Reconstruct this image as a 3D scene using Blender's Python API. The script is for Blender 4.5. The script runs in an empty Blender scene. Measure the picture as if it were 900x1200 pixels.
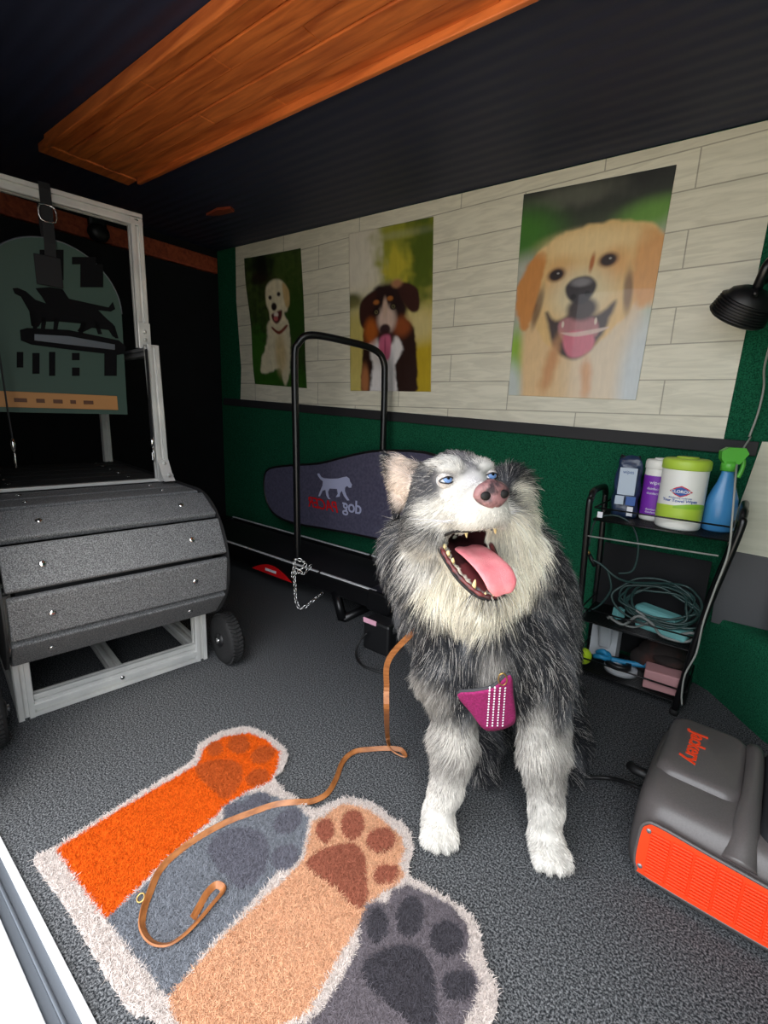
import bpy, bmesh, math, random
import numpy as np
from mathutils import Vector, Matrix, noise
random.seed(4); RNG = np.random.default_rng(7)
S = bpy.context.scene; COL = S.collection
PI = math.pi

# ------------------------------------------------------------------ camera
F = 551.0
def cam_rot(yaw, pitch, roll):
    cy, sy = math.cos(yaw), math.sin(yaw)
    f = np.array([-sy*math.cos(pitch), cy*math.cos(pitch), -math.sin(pitch)])
    r = np.array([cy, sy, 0.]); d = np.cross(f, r)
    c, s = math.cos(roll), math.sin(roll)
    return np.stack([c*r+s*d, -s*r+c*d, f], 1)
R = cam_rot(*np.radians([37.83, 12.15, -2.2]))
CAM = np.array([0, 0, 1.0])
def ray(x, y): return R @ np.array([x-450, y-600, F])
def fl(x, y, z=0.):
    d = ray(x, y); return CAM + d*((z-CAM[2])/d[2])
def wl(x, y, Y=2.09):
    d = ray(x, y); return CAM + d*(Y/d[1])
def cp(x, y, d): return CAM + R @ (np.array([(x-450)/F, (y-600)/F, 1.])*d)
cd = bpy.data.cameras.new('camera'); cam = bpy.data.objects.new('camera', cd); COL.objects.link(cam)
cd.sensor_fit = 'HORIZONTAL'; cd.sensor_width = 36; cd.lens = F/900*36; cd.clip_start = .02
M4 = Matrix.Identity(4)
for i in range(3):
    M4[i][0] = R[i, 0]; M4[i][1] = -R[i, 1]; M4[i][2] = -R[i, 2]; M4[i][3] = CAM[i]
cam.matrix_world = M4
S.camera = cam

# ------------------------------------------------------------------ materials
def s2l(c):
    c = np.asarray(c, float)/255.
    return np.where(c <= .04045, c/12.92, ((c+.055)/1.055)**2.4)
def C4(c): return tuple(float(v) for v in s2l(c)) + (1.,)
MATS = {}
def mat(name, rgb, rough=.6, metal=0., spec=.5, noise_amt=0., noise_scale=50., rgb2=None, bump=0., bump_scale=None, trans=0., alpha=1., coat=0., ramp=(.35, .65), stretch=None):
    if name in MATS: return MATS[name]
    m = bpy.data.materials.new(name); m.use_nodes = True; nt = m.node_tree; N = nt.nodes; L = nt.links
    b = N['Principled BSDF']; b.inputs['Base Color'].default_value = C4(rgb); b.inputs['Roughness'].default_value = rough
    b.inputs['Metallic'].default_value = metal; b.inputs['Specular IOR Level'].default_value = spec
    b.inputs['Transmission Weight'].default_value = trans; b.inputs['Alpha'].default_value = alpha; b.inputs['Coat Weight'].default_value = coat
    tc = N.new('ShaderNodeTexCoord'); mp = N.new('ShaderNodeMapping'); L.new(tc.outputs['Object'], mp.inputs['Vector'])
    if stretch: mp.inputs['Scale'].default_value = stretch
    if rgb2 is not None:
        n = N.new('ShaderNodeTexNoise'); n.inputs['Scale'].default_value = noise_scale; n.inputs['Detail'].default_value = 3
        L.new(mp.outputs[0], n.inputs['Vector'])
        cr = N.new('ShaderNodeValToRGB'); cr.color_ramp.elements[0].position = ramp[0]; cr.color_ramp.elements[1].position = ramp[1]
        cr.color_ramp.elements[0].color = C4(rgb); cr.color_ramp.elements[1].color = C4(rgb2)
        L.new(n.outputs['Fac'], cr.inputs[0]); L.new(cr.outputs[0], b.inputs['Base Color'])
    if bump:
        n2 = N.new('ShaderNodeTexNoise'); n2.inputs['Scale'].default_value = bump_scale or noise_scale; n2.inputs['Detail'].default_value = 4
        L.new(mp.outputs[0], n2.inputs['Vector'])
        bp = N.new('ShaderNodeBump'); bp.inputs['Strength'].default_value = bump; bp.inputs['Distance'].default_value = .004
        L.new(n2.outputs['Fac'], bp.inputs['Height']); L.new(bp.outputs[0], b.inputs['Normal'])
    MATS[name] = m; return m
def attr_mat(name, rough=.7, spec=.3, bump=0., bscale=300, coat=0.):
    m = bpy.data.materials.new(name); m.use_nodes = True; nt = m.node_tree; b = nt.nodes['Principled BSDF']
    a = nt.nodes.new('ShaderNodeAttribute'); a.attribute_name = 'Col'; nt.links.new(a.outputs['Color'], b.inputs['Base Color'])
    b.inputs['Roughness'].default_value = rough; b.inputs['Specular IOR Level'].default_value = spec; b.inputs['Coat Weight'].default_value = coat
    if bump:
        tc = nt.nodes.new('ShaderNodeTexCoord'); n = nt.nodes.new('ShaderNodeTexNoise'); n.inputs['Scale'].default_value = bscale
        nt.links.new(tc.outputs['Object'], n.inputs['Vector']); bp = nt.nodes.new('ShaderNodeBump'); bp.inputs['Strength'].default_value = bump; bp.inputs['Distance'].default_value = .005
        nt.links.new(n.outputs['Fac'], bp.inputs['Height']); nt.links.new(bp.outputs[0], b.inputs['Normal'])
    MATS[name] = m; return m
mat('floor_carpet', (30, 32, 35), .95, spec=.05, rgb2=(146, 148, 151), noise_scale=240, bump=.5, bump_scale=330, ramp=(.45, .69))
for n_ in MATS['floor_carpet'].node_tree.nodes:
    if n_.type == 'TEX_NOISE': n_.inputs['Detail'].default_value = 6; n_.inputs['Roughness'].default_value = .75
mat('green_carpet', (14, 62, 42), .95, spec=.1, rgb2=(30, 98, 70), noise_scale=260, bump=.5, bump_scale=300)
mat('alu', (222, 221, 216), .36, metal=.25, rgb2=(200, 200, 198), noise_scale=8)
mat('alu_dark', (150, 152, 156), .4, metal=.6)
mat('white_alu', (235, 236, 238), .4, metal=.3)
mat('channel', (92, 97, 104), .5, metal=.5)
mat('black_metal', (14, 14, 16), .32, spec=.5)
mat('black_plastic', (17, 17, 19), .45)
mat('black_rubber', (20, 20, 21), .8, rgb2=(30, 30, 31), noise_scale=120, bump=.4)
mat('slat_board', (64, 65, 67), .62, rgb2=(126, 127, 129), noise_scale=330, bump=.5, bump_scale=420, ramp=(.4, .66))
mat('slat_edge', (22, 22, 24), .6)
mat('chrome', (215, 215, 215), .2, metal=1.)
mat('belt', (13, 13, 15), .55)
mat('red_plastic', (205, 18, 24), .4)
mat('white_print', (225, 226, 232), .6)
mat('white_plastic', (232, 232, 226), .4)
mat('lilac_print', (172, 176, 208), .7)
mat('bolster', (66, 64, 86), .9, rgb2=(80, 78, 100), noise_scale=60, bump=.2)
mat('jk_grey', (84, 79, 78), .34, rgb2=(90, 85, 84), noise_scale=300)
mat('jk_dark', (30, 31, 34), .5)
mat('jk_orange', (240, 66, 24), .45)
mat('leather', (126, 74, 34), .5, rgb2=(158, 100, 54), noise_scale=40, stretch=(1, 1, 4))
mat('gravel', (150, 132, 104), .95, rgb2=(220, 206, 180), noise_scale=60, bump=1., bump_scale=60)
mat('sign_green', (56, 76, 68), .55, spec=.3, coat=0.)
mat('sign_ink', (16, 16, 18), .9, spec=.1)
mat('sign_band', (168, 118, 66), .6)
mat('sign_band_ink', (84, 48, 26), .6)
mat('strap_black', (18, 18, 22), .8)
mat('lid_grey', (168, 160, 156), .9, rgb2=(206, 200, 196), noise_scale=160, bump=.5, bump_scale=300)
mat('nose', (150, 108, 108), .4, rgb2=(66, 52, 56), noise_scale=38, bump=.4, bump_scale=320, ramp=(.42, .58))
mat('nostril', (14, 9, 10), .7)
mat('eye_white', (205, 208, 214), .15)
mat('eye_iris', (108, 140, 190), .1)
mat('pupil', (8, 8, 12), .05)
mat('eye_rim', (40, 34, 36), .5)
mat('tongue', (220, 120, 128), .45, rgb2=(234, 146, 150), noise_scale=30, bump=.35, bump_scale=500, spec=.6)
mat('gum', (120, 52, 52), .35, rgb2=(60, 32, 34), noise_scale=60)
mat('tooth', (228, 208, 150), .3)
mat('harness', (150, 26, 98), .85, rgb2=(124, 14, 76), noise_scale=220, bump=.4)
mat('harness_edge', (58, 58, 62), .8)
mat('purple_label', (120, 42, 168), .5)
mat('lime', (176, 206, 68), .45)
mat('lime_dark', (140, 190, 50), .5)
mat('blue_bottle', (76, 150, 208), .25, trans=.25, spec=.5)
mat('green_trigger', (86, 176, 60), .4)
mat('logo_blue', (30, 80, 160), .5)
mat('logo_red', (190, 40, 60), .5)
mat('bag_navy', (24, 38, 62), .3, rgb2=(40, 58, 88), noise_scale=30, spec=.6, bump=.6, bump_scale=30)
mat('bag_label', (176, 190, 206), .4)
mat('bag_blue', (44, 88, 160), .4)
mat('teal', (112, 176, 176), .55)
mat('cord', (36, 60, 58), .4)
mat('cord_grey', (120, 124, 122), .5)
mat('cord_black', (16, 16, 17), .5)
mat('wire_grey', (150, 152, 146), .5)
mat('tennis', (190, 222, 40), .95, bump=.8, bump_scale=300)
mat('blue_toy', (34, 130, 176), .5)
mat('pink_box', (190, 140, 142), .7)
mat('white_cloth', (182, 186, 190), .8)
mat('dark_cloth', (34, 26, 24), .9, rgb2=(70, 36, 28), noise_scale=18, ramp=(.5, .7))
mat('trim_black', (34, 34, 37), .7)
mat('beige', (196, 196, 178), .6, rgb2=(184, 184, 166), noise_scale=6, stretch=(1, 1, 8))
mat('grey_panel', (74, 75, 78), .6)
mat('brass', (196, 160, 96), .35, metal=.8)
mat('pink_tag', (226, 170, 190), .5)
mat('wall_black', (10, 11, 14), .75, spec=.3, rgb2=(14, 15, 19), noise_scale=10)

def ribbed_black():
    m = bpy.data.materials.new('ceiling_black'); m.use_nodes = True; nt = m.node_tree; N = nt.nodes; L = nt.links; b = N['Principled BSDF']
    b.inputs['Base Color'].default_value = C4((38, 43, 66)); b.inputs['Roughness'].default_value = .55; b.inputs['Specular IOR Level'].default_value = .35  # black paint, with the sky's blue reflection mixed into its base colour
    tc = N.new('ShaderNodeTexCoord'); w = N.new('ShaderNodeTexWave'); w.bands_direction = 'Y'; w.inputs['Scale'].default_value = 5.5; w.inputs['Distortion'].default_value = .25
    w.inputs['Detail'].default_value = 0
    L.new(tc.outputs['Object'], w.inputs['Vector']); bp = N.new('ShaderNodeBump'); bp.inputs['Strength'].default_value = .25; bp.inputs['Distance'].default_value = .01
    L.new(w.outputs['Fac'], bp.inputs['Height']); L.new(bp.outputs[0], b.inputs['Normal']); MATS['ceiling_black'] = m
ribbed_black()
def wood(name, c1, c2, groove=True, width=.07):
    m = bpy.data.materials.new(name); m.use_nodes = True; nt = m.node_tree; N = nt.nodes; L = nt.links; b = N['Principled BSDF']
    b.inputs['Roughness'].default_value = .42; b.inputs['Specular IOR Level'].default_value = .4
    tc = N.new('ShaderNodeTexCoord'); mp = N.new('ShaderNodeMapping'); mp.inputs['Scale'].default_value = (1.2, 14, 14)
    L.new(tc.outputs['Object'], mp.inputs['Vector']); n = N.new('ShaderNodeTexNoise'); n.inputs['Scale'].default_value = 3; n.inputs['Detail'].default_value = 6; n.inputs['Distortion'].default_value = .6
    L.new(mp.outputs[0], n.inputs['Vector']); cr = N.new('ShaderNodeValToRGB'); cr.color_ramp.elements[0].position = .3; cr.color_ramp.elements[1].position = .72
    cr.color_ramp.elements[0].color = C4(c1); cr.color_ramp.elements[1].color = C4(c2); L.new(n.outputs['Fac'], cr.inputs[0]); L.new(cr.outputs[0], b.inputs['Base Color'])
    MATS[name] = m
wood('cedar', (160, 76, 36), (228, 128, 64))
wood('redwood', (120, 50, 34), (172, 84, 52))
def vinyl():   # pale woodgrain planks printed on a sheet
    m = bpy.data.materials.new('vinyl_planks'); m.use_nodes = True; nt = m.node_tree; N = nt.nodes; L = nt.links; b = N['Principled BSDF']
    b.inputs['Roughness'].default_value = .42; b.inputs['Specular IOR Level'].default_value = .4
    tc = N.new('ShaderNodeTexCoord'); sx = N.new('ShaderNodeSeparateXYZ'); L.new(tc.outputs['Object'], sx.inputs[0]); cb = N.new('ShaderNodeCombineXYZ')
    L.new(sx.outputs['X'], cb.inputs['X']); L.new(sx.outputs['Z'], cb.inputs['Y'])
    br = N.new('ShaderNodeTexBrick'); br.inputs['Scale'].default_value = 1; br.inputs['Brick Width'].default_value = .62; br.inputs['Row Height'].default_value = .128
    br.inputs['Mortar Size'].default_value = .0026; br.inputs['Mortar Smooth'].default_value = .3; br.inputs['Color1'].default_value = C4((224, 220, 202)); br.inputs['Color2'].default_value = C4((230, 226, 208)); br.inputs['Mortar'].default_value = C4((172, 168, 152))
    L.new(cb.outputs[0], br.inputs['Vector'])
    mp = N.new('ShaderNodeMapping'); mp.inputs['Scale'].default_value = (2.2, 16, 1); L.new(cb.outputs[0], mp.inputs['Vector'])
    n = N.new('ShaderNodeTexNoise'); n.inputs['Scale'].default_value = 2.6; n.inputs['Detail'].default_value = 5; n.inputs['Distortion'].default_value = 1.2; L.new(mp.outputs[0], n.inputs['Vector'])
    cr = N.new('ShaderNodeValToRGB'); cr.color_ramp.elements[0].position = .38; cr.color_ramp.elements[1].position = .62; cr.color_ramp.elements[0].color = (.82, .82, .81, 1); cr.color_ramp.elements[1].color = (1, 1, 1, 1)
    L.new(n.outputs['Fac'], cr.inputs[0]); mx = N.new('ShaderNodeMix'); mx.data_type = 'RGBA'; mx.blend_type = 'MULTIPLY'; mx.inputs['Factor'].default_value = .8
    L.new(br.outputs['Color'], mx.inputs['A']); L.new(cr.outputs[0], mx.inputs['B']); L.new(mx.outputs['Result'], b.inputs['Base Color']); MATS['vinyl_planks'] = m
vinyl()
attr_mat('poster_print', .35, .5, coat=.3)
attr_mat('fur_skin', .9, .1)
attr_mat('fur_hair', .55, .25)
attr_mat('pile', .95, .05)
attr_mat('rug_base', .95, .05, bump=1., bscale=260)

# ------------------------------------------------------------------ mesh helpers
def link(o, parent=None):
    COL.objects.link(o)
    if parent is not None: o.parent = parent
    return o
def thing(name, label, cat, loc=(0, 0, 0), rz=0., group=None):
    o = bpy.data.objects.new(name, None); o.empty_display_size = .05; link(o); o.location = loc; o.rotation_euler = (0, 0, rz)
    o['label'] = label; o['category'] = cat
    if group: o['group'] = group
    return o
def tag(o, label, cat, group=None, kind=None):
    o['label'] = label; o['category'] = cat
    if group: o['group'] = group
    if kind: o['kind'] = kind
    return o
class MB:
    def __init__(s): s.v = []; s.f = []; s.m = []; s.sm = []
    def add(s, vs, fs, mi=0, smooth=False):
        b = len(s.v); s.v += [tuple(map(float, p)) for p in vs]
        for f in fs: s.f.append([b+i for i in f]); s.m.append(mi); s.sm.append(smooth)
        return s
    def build(s, name, mats, parent=None, loc=None):
        me = bpy.data.meshes.new(name); me.from_pydata(s.v, [], s.f)
        if isinstance(mats, str): mats = [mats]
        for m in mats: me.materials.append(MATS[m])
        me.polygons.foreach_set('material_index', s.m); me.polygons.foreach_set('use_smooth', s.sm); me.update()
        o = bpy.data.objects.new(name, me); link(o, parent)
        if loc is not None:
            o.location = loc
        return o
    def box(s, c, size, bev=.002, rot=None, mi=0, seg=2):
        bm = bmesh.new(); bmesh.ops.create_cube(bm, size=1)
        bmesh.ops.scale(bm, vec=size, verts=bm.verts)
        b = min(bev, min(size)*.49)
        if b > 1e-5: bmesh.ops.bevel(bm, geom=bm.edges[:], offset=b, segments=seg, affect='EDGES', profile=.5)
        if rot is not None: bmesh.ops.rotate(bm, matrix=rot, verts=bm.verts)
        bmesh.ops.translate(bm, vec=c, verts=bm.verts); bm.verts.index_update()
        s.add([v.co for v in bm.verts], [[v.index for v in f.verts] for f in bm.faces], mi, False); bm.free(); return s
    def tube(s, pts, r, n=8, closed=False, caps=True, mi=0):
        P = [Vector(p) for p in pts]; k = len(P); rr = r if hasattr(r, '__len__') else [r]*k
        T = []
        for i in range(k):
            a = P[(i-1) % k] if closed or i > 0 else P[i]; b = P[(i+1) % k] if closed or i < k-1 else P[i]
            T.append((b-a).normalized())
        up = Vector((0, 0, 1)) if abs(T[0].z) < .9 else Vector((1, 0, 0)); x = T[0].cross(up).normalized(); vs = []
        for i in range(k):
            x = (x - T[i]*x.dot(T[i])).normalized(); y = T[i].cross(x)
            for j in range(n):
                a = 2*PI*j/n; vs.append(P[i] + (x*math.cos(a)+y*math.sin(a))*rr[i])
        fs = []
        for i in range(k if closed else k-1):
            for j in range(n):
                a = i*n+j; b = i*n+(j+1) % n; c = ((i+1) % k)*n+(j+1) % n; d = ((i+1) % k)*n+j; fs.append([a, b, c, d])
        if caps and not closed: fs.append(list(range(n))[::-1]); fs.append([(k-1)*n+j for j in range(n)])
        return s.add(vs, fs, mi, True)
    def lathe(s, prof, c, axis=(0, 0, 1), n=24, mi=0, smooth=True, sx=1., sy=1.):
        ax = Vector(axis).normalized(); q = Vector((0, 0, 1)).rotation_difference(ax); c = Vector(c); vs = []
        for r, z in prof:
            for j in range(n): a = 2*PI*j/n; vs.append(c + q @ Vector((r*sx*math.cos(a), r*sy*math.sin(a), z)))
        fs = []
        for i in range(len(prof)-1):
            for j in range(n): fs.append([i*n+j, i*n+(j+1) % n, (i+1)*n+(j+1) % n, (i+1)*n+j])
        fs.append(list(range(n))[::-1]); fs.append([(len(prof)-1)*n+j for j in range(n)])
        return s.add(vs, fs, mi, smooth)
    def ell(s, c, r, rot=None, n=16, m=10, mi=0):
        vs = []; c = Vector(c)
        for i in range(m+1):
            t = PI*i/m
            for j in range(n):
                a = 2*PI*j/n; p = Vector((r[0]*math.sin(t)*math.cos(a), r[1]*math.sin(t)*math.sin(a), r[2]*math.cos(t)))
                vs.append(c + ((rot @ p) if rot is not None else p))
        fs = [[i*n+j, (i+1)*n+j, (i+1)*n+(j+1) % n, i*n+(j+1) % n] for i in range(m) for j in range(n)]
        return s.add(vs, fs, mi, True)
    def prism(s, poly, o, X, Y, h, mi=0, smooth=False):   # poly in X,Y plane at o, extruded by vector h
        o = Vector(o); X = Vector(X); Y = Vector(Y); h = Vector(h); k = len(poly)
        a = [o + X*p[0] + Y*p[1] for p in poly]; b = [p+h for p in a]
        fs = [list(range(k))[::-1], [k+i for i in range(k)]]
        s.add(a+b, fs, mi, False)
        s.add(a+b, [[i, (i+1) % k, k+(i+1) % k, k+i] for i in range(k)], mi, smooth); return s
    def ribbon(s, pts, w, t, wd, mi=0):    # flat strap; wd = width direction (one or per point)
        P = [Vector(p) for p in pts]; k = len(P); vs = []
        for i in range(k):
            T = (P[min(i+1, k-1)]-P[max(i-1, 0)]).normalized(); W = Vector(wd[i] if hasattr(wd[0], '__len__') else wd); W = (W-T*W.dot(T)).normalized(); Nn = T.cross(W)
            for a, b in ((-1, -1), (1, -1), (1, 1), (-1, 1)): vs.append(P[i]+W*(a*w/2)+Nn*(b*t/2))
        fs = [[i*4+j, i*4+(j+1) % 4, (i+1)*4+(j+1) % 4, (i+1)*4+j] for i in range(k-1) for j in range(4)]
        fs += [[3, 2, 1, 0], [(k-1)*4+j for j in range(4)]]
        return s.add(vs, fs, mi, False)
    def tslot(s, p0, p1, w, up=(0, 0, 1), mi=0):   # slotted aluminium extrusion
        P0 = Vector(p0); P1 = Vector(p1); T = (P1-P0).normalized(); U = Vector(up)
        if abs(T.dot(U)) > .95: U = Vector((0, 1, 0))
        X = T.cross(U).normalized(); Y = T.cross(X).normalized(); a = w/2; g = w*.15; d = w*.3; c = w*.06
        side = [(-a+c, -a), (-g, -a), (-g, -a+d), (g, -a+d), (g, -a), (a-c, -a)]; poly = []
        for q in range(4):
            ca, sa = [(1, 0), (0, 1), (-1, 0), (0, -1)][q]; poly += [(x*ca-y*sa, x*sa+y*ca) for x, y in side]
        return s.prism(poly, P0, X, Y, P1-P0, mi)
def catmull(pts, n=8, closed=False):
    P = [np.array(p, float) for p in pts]; k = len(P); out = []
    rng = range(k) if closed else range(k-1)
    for i in rng:
        if closed: a, b, c, d = P[i-1], P[i], P[(i+1) % k], P[(i+2) % k]
        else: a, b, c, d = P[max(i-1, 0)], P[i], P[i+1], P[min(i+2, k-1)]
        for j in range(n):
            t = j/n; out.append(.5*((2*b)+(-a+c)*t+(2*a-5*b+4*c-d)*t*t+(-a+3*b-3*c+d)*t**3))
    if not closed: out.append(P[-1])
    return out
def text_mesh(mb, txt, size, fn, mi=0, align='CENTER', thick=.0006, bold=0., shear=0., spacing=1.):
    cu = bpy.data.curves.new('t', 'FONT'); cu.body = txt; cu.size = size; cu.align_x = align; cu.extrude = thick; cu.resolution_u = 3; cu.offset = bold; cu.shear = shear; cu.space_character = spacing
    o = bpy.data.objects.new('t', cu); COL.objects.link(o); bpy.context.view_layer.update()
    me = bpy.data.meshes.new_from_object(o.evaluated_get(bpy.context.evaluated_depsgraph_get()))
    mb.add([fn(v.co) for v in me.vertices], [list(p.vertices) for p in me.polygons], mi); bpy.data.objects.remove(o); bpy.data.curves.remove(cu); bpy.data.meshes.remove(me)
def struct(o): o['kind'] = 'structure'; return o
def colour_mesh(name, V, Fc, cols, mats, parent=None, smooth=False):
    me = bpy.data.meshes.new(name); V = np.asarray(V, np.float32); Fc = np.asarray(Fc, np.int32)
    me.vertices.add(len(V)); me.vertices.foreach_set('co', V.ravel()); me.loops.add(Fc.size); me.loops.foreach_set('vertex_index', Fc.ravel())
    me.polygons.add(len(Fc)); me.polygons.foreach_set('loop_start', np.arange(0, Fc.size, Fc.shape[1], dtype=np.int32)); me.polygons.foreach_set('loop_total', np.full(len(Fc), Fc.shape[1], np.int32))
    me.update(calc_edges=True); me.validate()
    at = me.color_attributes.new('Col', 'FLOAT_COLOR', 'POINT'); c4 = np.ones((len(V), 4), np.float32); c4[:, :3] = cols; at.data.foreach_set('color', c4.ravel())
    me.materials.append(MATS[mats]); me.polygons.foreach_set('use_smooth', np.full(len(Fc), smooth))
    o = bpy.data.objects.new(name, me); return link(o, parent)
def hair(name, P, cols, radius, matname, parent=None):   # P (N,k,3)
    N, k, _ = P.shape; hc = bpy.data.hair_curves.new(name); hc.add_curves([k]*N)
    hc.attributes['position'].data.foreach_set('vector', P.reshape(-1).astype(np.float32))
    ra = hc.attributes.get('radius') or hc.attributes.new('radius', 'FLOAT', 'POINT'); taper = np.linspace(1, .15, k)
    ra.data.foreach_set('value', (np.broadcast_to(taper, (N, k))*np.asarray(radius).reshape(-1, 1)).astype(np.float32).ravel())
    ca = hc.attributes.new('Col', 'FLOAT_COLOR', 'CURVE'); c4 = np.ones((N, 4), np.float32); c4[:, :3] = cols; ca.data.foreach_set('color', c4.ravel())
    hc.materials.append(MATS[matname]); o = bpy.data.objects.new(name, hc); return link(o, parent)
def vnoise(P, s, seed=0.):   # smooth pseudo noise, -1..1
    P = np.asarray(P)*s + seed; r = np.zeros(P.shape[:-1]); 
    for i, (a, b, c, w) in enumerate(((1.0, .7, .3, 1), (-.6, 1.3, .9, .9), (1.7, -.9, 1.1, .6), (2.3, 1.9, -1.6, .45), (-3.1, 2.2, 2.7, .3))):
        r += w*np.sin(P[..., 0]*a+P[..., 1]*b+(P[..., 2]*c if P.shape[-1] > 2 else 0)+i*1.7+2*np.sin(P[..., 0]*b*.5-P[..., 1]*a*.6+i))
    return r/2.2
def sstep(x, a, b): t = np.clip((x-a)/(b-a), 0, 1); return t*t*(3-2*t)

# ------------------------------------------------------------------ setting
XL, XR, YB, YF, SL = -3.2, .62, 2.09, .13, -.033     # SL: the slight fall of wall panel and ceiling to the right
def ceil_z(x): return 2.045 + SL*(x+3.0)
def flat(name, pts, m, th=(0, 0, 0)):
    b = MB(); k = len(pts); a = [Vector(p) for p in pts]; t = Vector(th)
    b.add(a+[p+t for p in a], [list(range(k)), [k+i for i in range(k)][::-1]]+[[i, (i+1) % k, k+(i+1) % k, k+i] for i in range(k)])
    return b.build(name, m)
struct(flat('floor', [(XL, .183, 0), (XR, .183, 0), (XR, YB, 0), (XL, YB, 0)], 'floor_carpet', (0, 0, -.05)))
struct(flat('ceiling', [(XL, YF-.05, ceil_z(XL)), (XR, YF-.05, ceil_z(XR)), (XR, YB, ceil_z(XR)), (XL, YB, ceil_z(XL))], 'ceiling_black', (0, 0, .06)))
struct(flat('wall_back', [(XL, YB, -.05), (XR, YB, -.05), (XR, YB, 2.3), (XL, YB, 2.3)], 'green_carpet', (0, .05, 0)))
struct(flat('wall_left', [(XL, .05, -.05), (XL, YB, -.05), (XL, YB, 2.3), (XL, .05, 2.3)], 'wall_black', (-.05, 0, 0)))
struct(flat('wall_right', [(XR, .05, -.05), (XR, YB, -.05), (XR, YB, 2.3), (XR, .05, 2.3)], 'green_carpet', (.05, 0, 0)))
b = MB(); XO = -1.3
b.box(((XL+XO)/2, .1, .95), (XO-XL, .05, 2.3), 0); b.box(((XO+XR)/2, .1, 2.06), (XR-XO, .05, .2), 0); struct(b.build('wall_front', 'wall_black'))
struct(flat('ground', [(-8, .1, -.45), (-8, -9, -.45), (6, -9, -.45), (6, .1, -.45)], 'gravel', (0, 0, -.05)))
# door sill of white and grey aluminium
b = MB(); b.box(((XL+XR)/2, .176, .004), (XR-XL, .014, .012), .002); b.box(((XL+XR)/2, .118, .004), (XR-XL, .026, .014), .003)
struct(b.build('trim_1', 'white_alu'))
b = MB(); b.box(((XL+XR)/2, .15, -.006), (XR-XL, .04, .008), .001); b.box(((XL+XR)/2, .150, .0), (XR-XL, .006, .012), .002); struct(b.build('trim_2', 'channel'))
# pale plank sheet on back wall, black strip below
def wp(px, py, off): p = wl(px, py, YB-off); return (p[0], p[1], p[2])
b = MB(); x0, x1 = -2.975, -.085; th = .004; nx = 60
def sheet_edge(t): return .012*math.sin(t*7)*(t < .15)
top = [(x0+(x1-x0)*i/nx, ceil_z(x0+(x1-x0)*i/nx)-.004) for i in range(nx+1)]
xa = [p[0] for p in top]
zb = lambda x: 1.041+SL*(x+2.957)
poly = [(x, z) for x, z in top] + [(x1-.004, 1.5), (x1-.012, zb(x1))] + [(x, zb(x)) for x in xa[::-1][1:-1]] + [(x0+.012, zb(x0)), (x0+.03, 1.25), (x0-.006, 1.7)]
b.prism(poly, (0, YB-.001, 0), (1, 0, 0), (0, 0, 1), (0, -th, 0)); struct(b.build('wall_panel', 'vinyl_planks')); 
b = MB(); rot = Matrix.Rotation(-SL, 3, 'Y')
b.box(((XL-.0+.02)/2+.01, YB-.008, zb((XL+.02)/2)-.025), (.02-XL-.05, .014, .05), .003, rot); struct(b.build('trim_3', 'trim_black'))
# lower panels at the right of the back wall
b = MB(); b.prism([(.012, .945), (-.005, .8), (-.028, .62), (-.026, .552), (XR, .535), (XR, .94)], (0, YB-.001, 0), (1, 0, 0), (0, 0, 1), (0, -.012, 0)); struct(b.build('trim_4', 'beige'))
b = MB(); b.prism([(-.028, .552), (-.035, .42), (-.03, .27), (XR, .25), (XR, .535)], (0, YB-.001, 0), (1, 0, 0), (0, 0, 1), (0, -.02, 0)); struct(b.build('trim_5', 'grey_panel'))
# green carpeted wheel arch
b = MB(); prof = []
arch = [(-.045, 2.088), (-.0, 2.06), (.03, 2.02), (.06, 1.98), (.11, 1.91), (.17, 1.83), (.26, 1.78), (.4, 1.76), (XR, 1.76)]
n = len(arch); vs = []
rows = [(0, 0), (.12, .01), (.22, .04), (.27, .09), (.29, .2), (.29, 1.)]
for z, k in rows:
    for (x, y) in arch: vs.append((x+k*.05 if k < .5 else x, y+(2.085-y)*k, z-.03*(x < 0)*(z > .2)))
b.add(vs, [[i*n+j, i*n+j+1, (i+1)*n+j+1, (i+1)*n+j] for i in range(len(rows)-1) for j in range(n-1)], 0, True); struct(b.build('wheel_arch', 'green_carpet'))
# cedar panel under the ceiling
def cedar():
    b = MB(); y0, y1 = .832, 1.18; xs, xe = -2.52, .5; w = (y1-y0)/5
    for i in range(5):
        yy = y0+w*(i+.5); x = xs+.09+.0*i; dz = -.004*(i % 2)
        seg = [x, x+.75+.3*((i*7) % 3), x+1.8+.2*(i % 2), xe]
        for a, c in zip(seg[:-1], seg[1:]):
            b.box(((a+c)/2, yy, ceil_z((a+c)/2)-.018+dz), (c-a-.002, w-.003, .026), .003, Matrix.Rotation(-SL, 3, 'Y'))
    b.box((xs+.045, (y0+y1)/2, ceil_z(xs)-.024), (.085, y1-y0+.01, .03), .003)
    b.box(((xs+xe)/2+.05, y1+.006, ceil_z((xs+xe)/2)-.03), (xe-xs-.1, .016, .05), .003, Matrix.Rotation(-SL, 3, 'Y'))
    b.box(((xs+xe)/2+.05, y0-.006, ceil_z((xs+xe)/2)-.028), (xe-xs-.1, .016, .045), .003, Matrix.Rotation(-SL, 3, 'Y'))
    o = b.build('ceiling_beam', 'cedar'); return o
struct(cedar())
b = MB(); b.box((XL+.02, 1.1, 1.945), (.035, 1.93, .1), .004); o = b.build('wall_beam', 'redwood'); struct(o)
p = wl(85, 263, 1.2); 
b = MB(); b.box((XL+.05, 1.29, 1.955), (.04, .1, .13), .02); b.ell((XL+.06, 1.29, 1.93), (.04, .06, .05)); tag(b.build('cable_bracket', 'black_plastic'), 'black bracket on the reddish beam behind the clear hanging sign', 'bracket')
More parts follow.
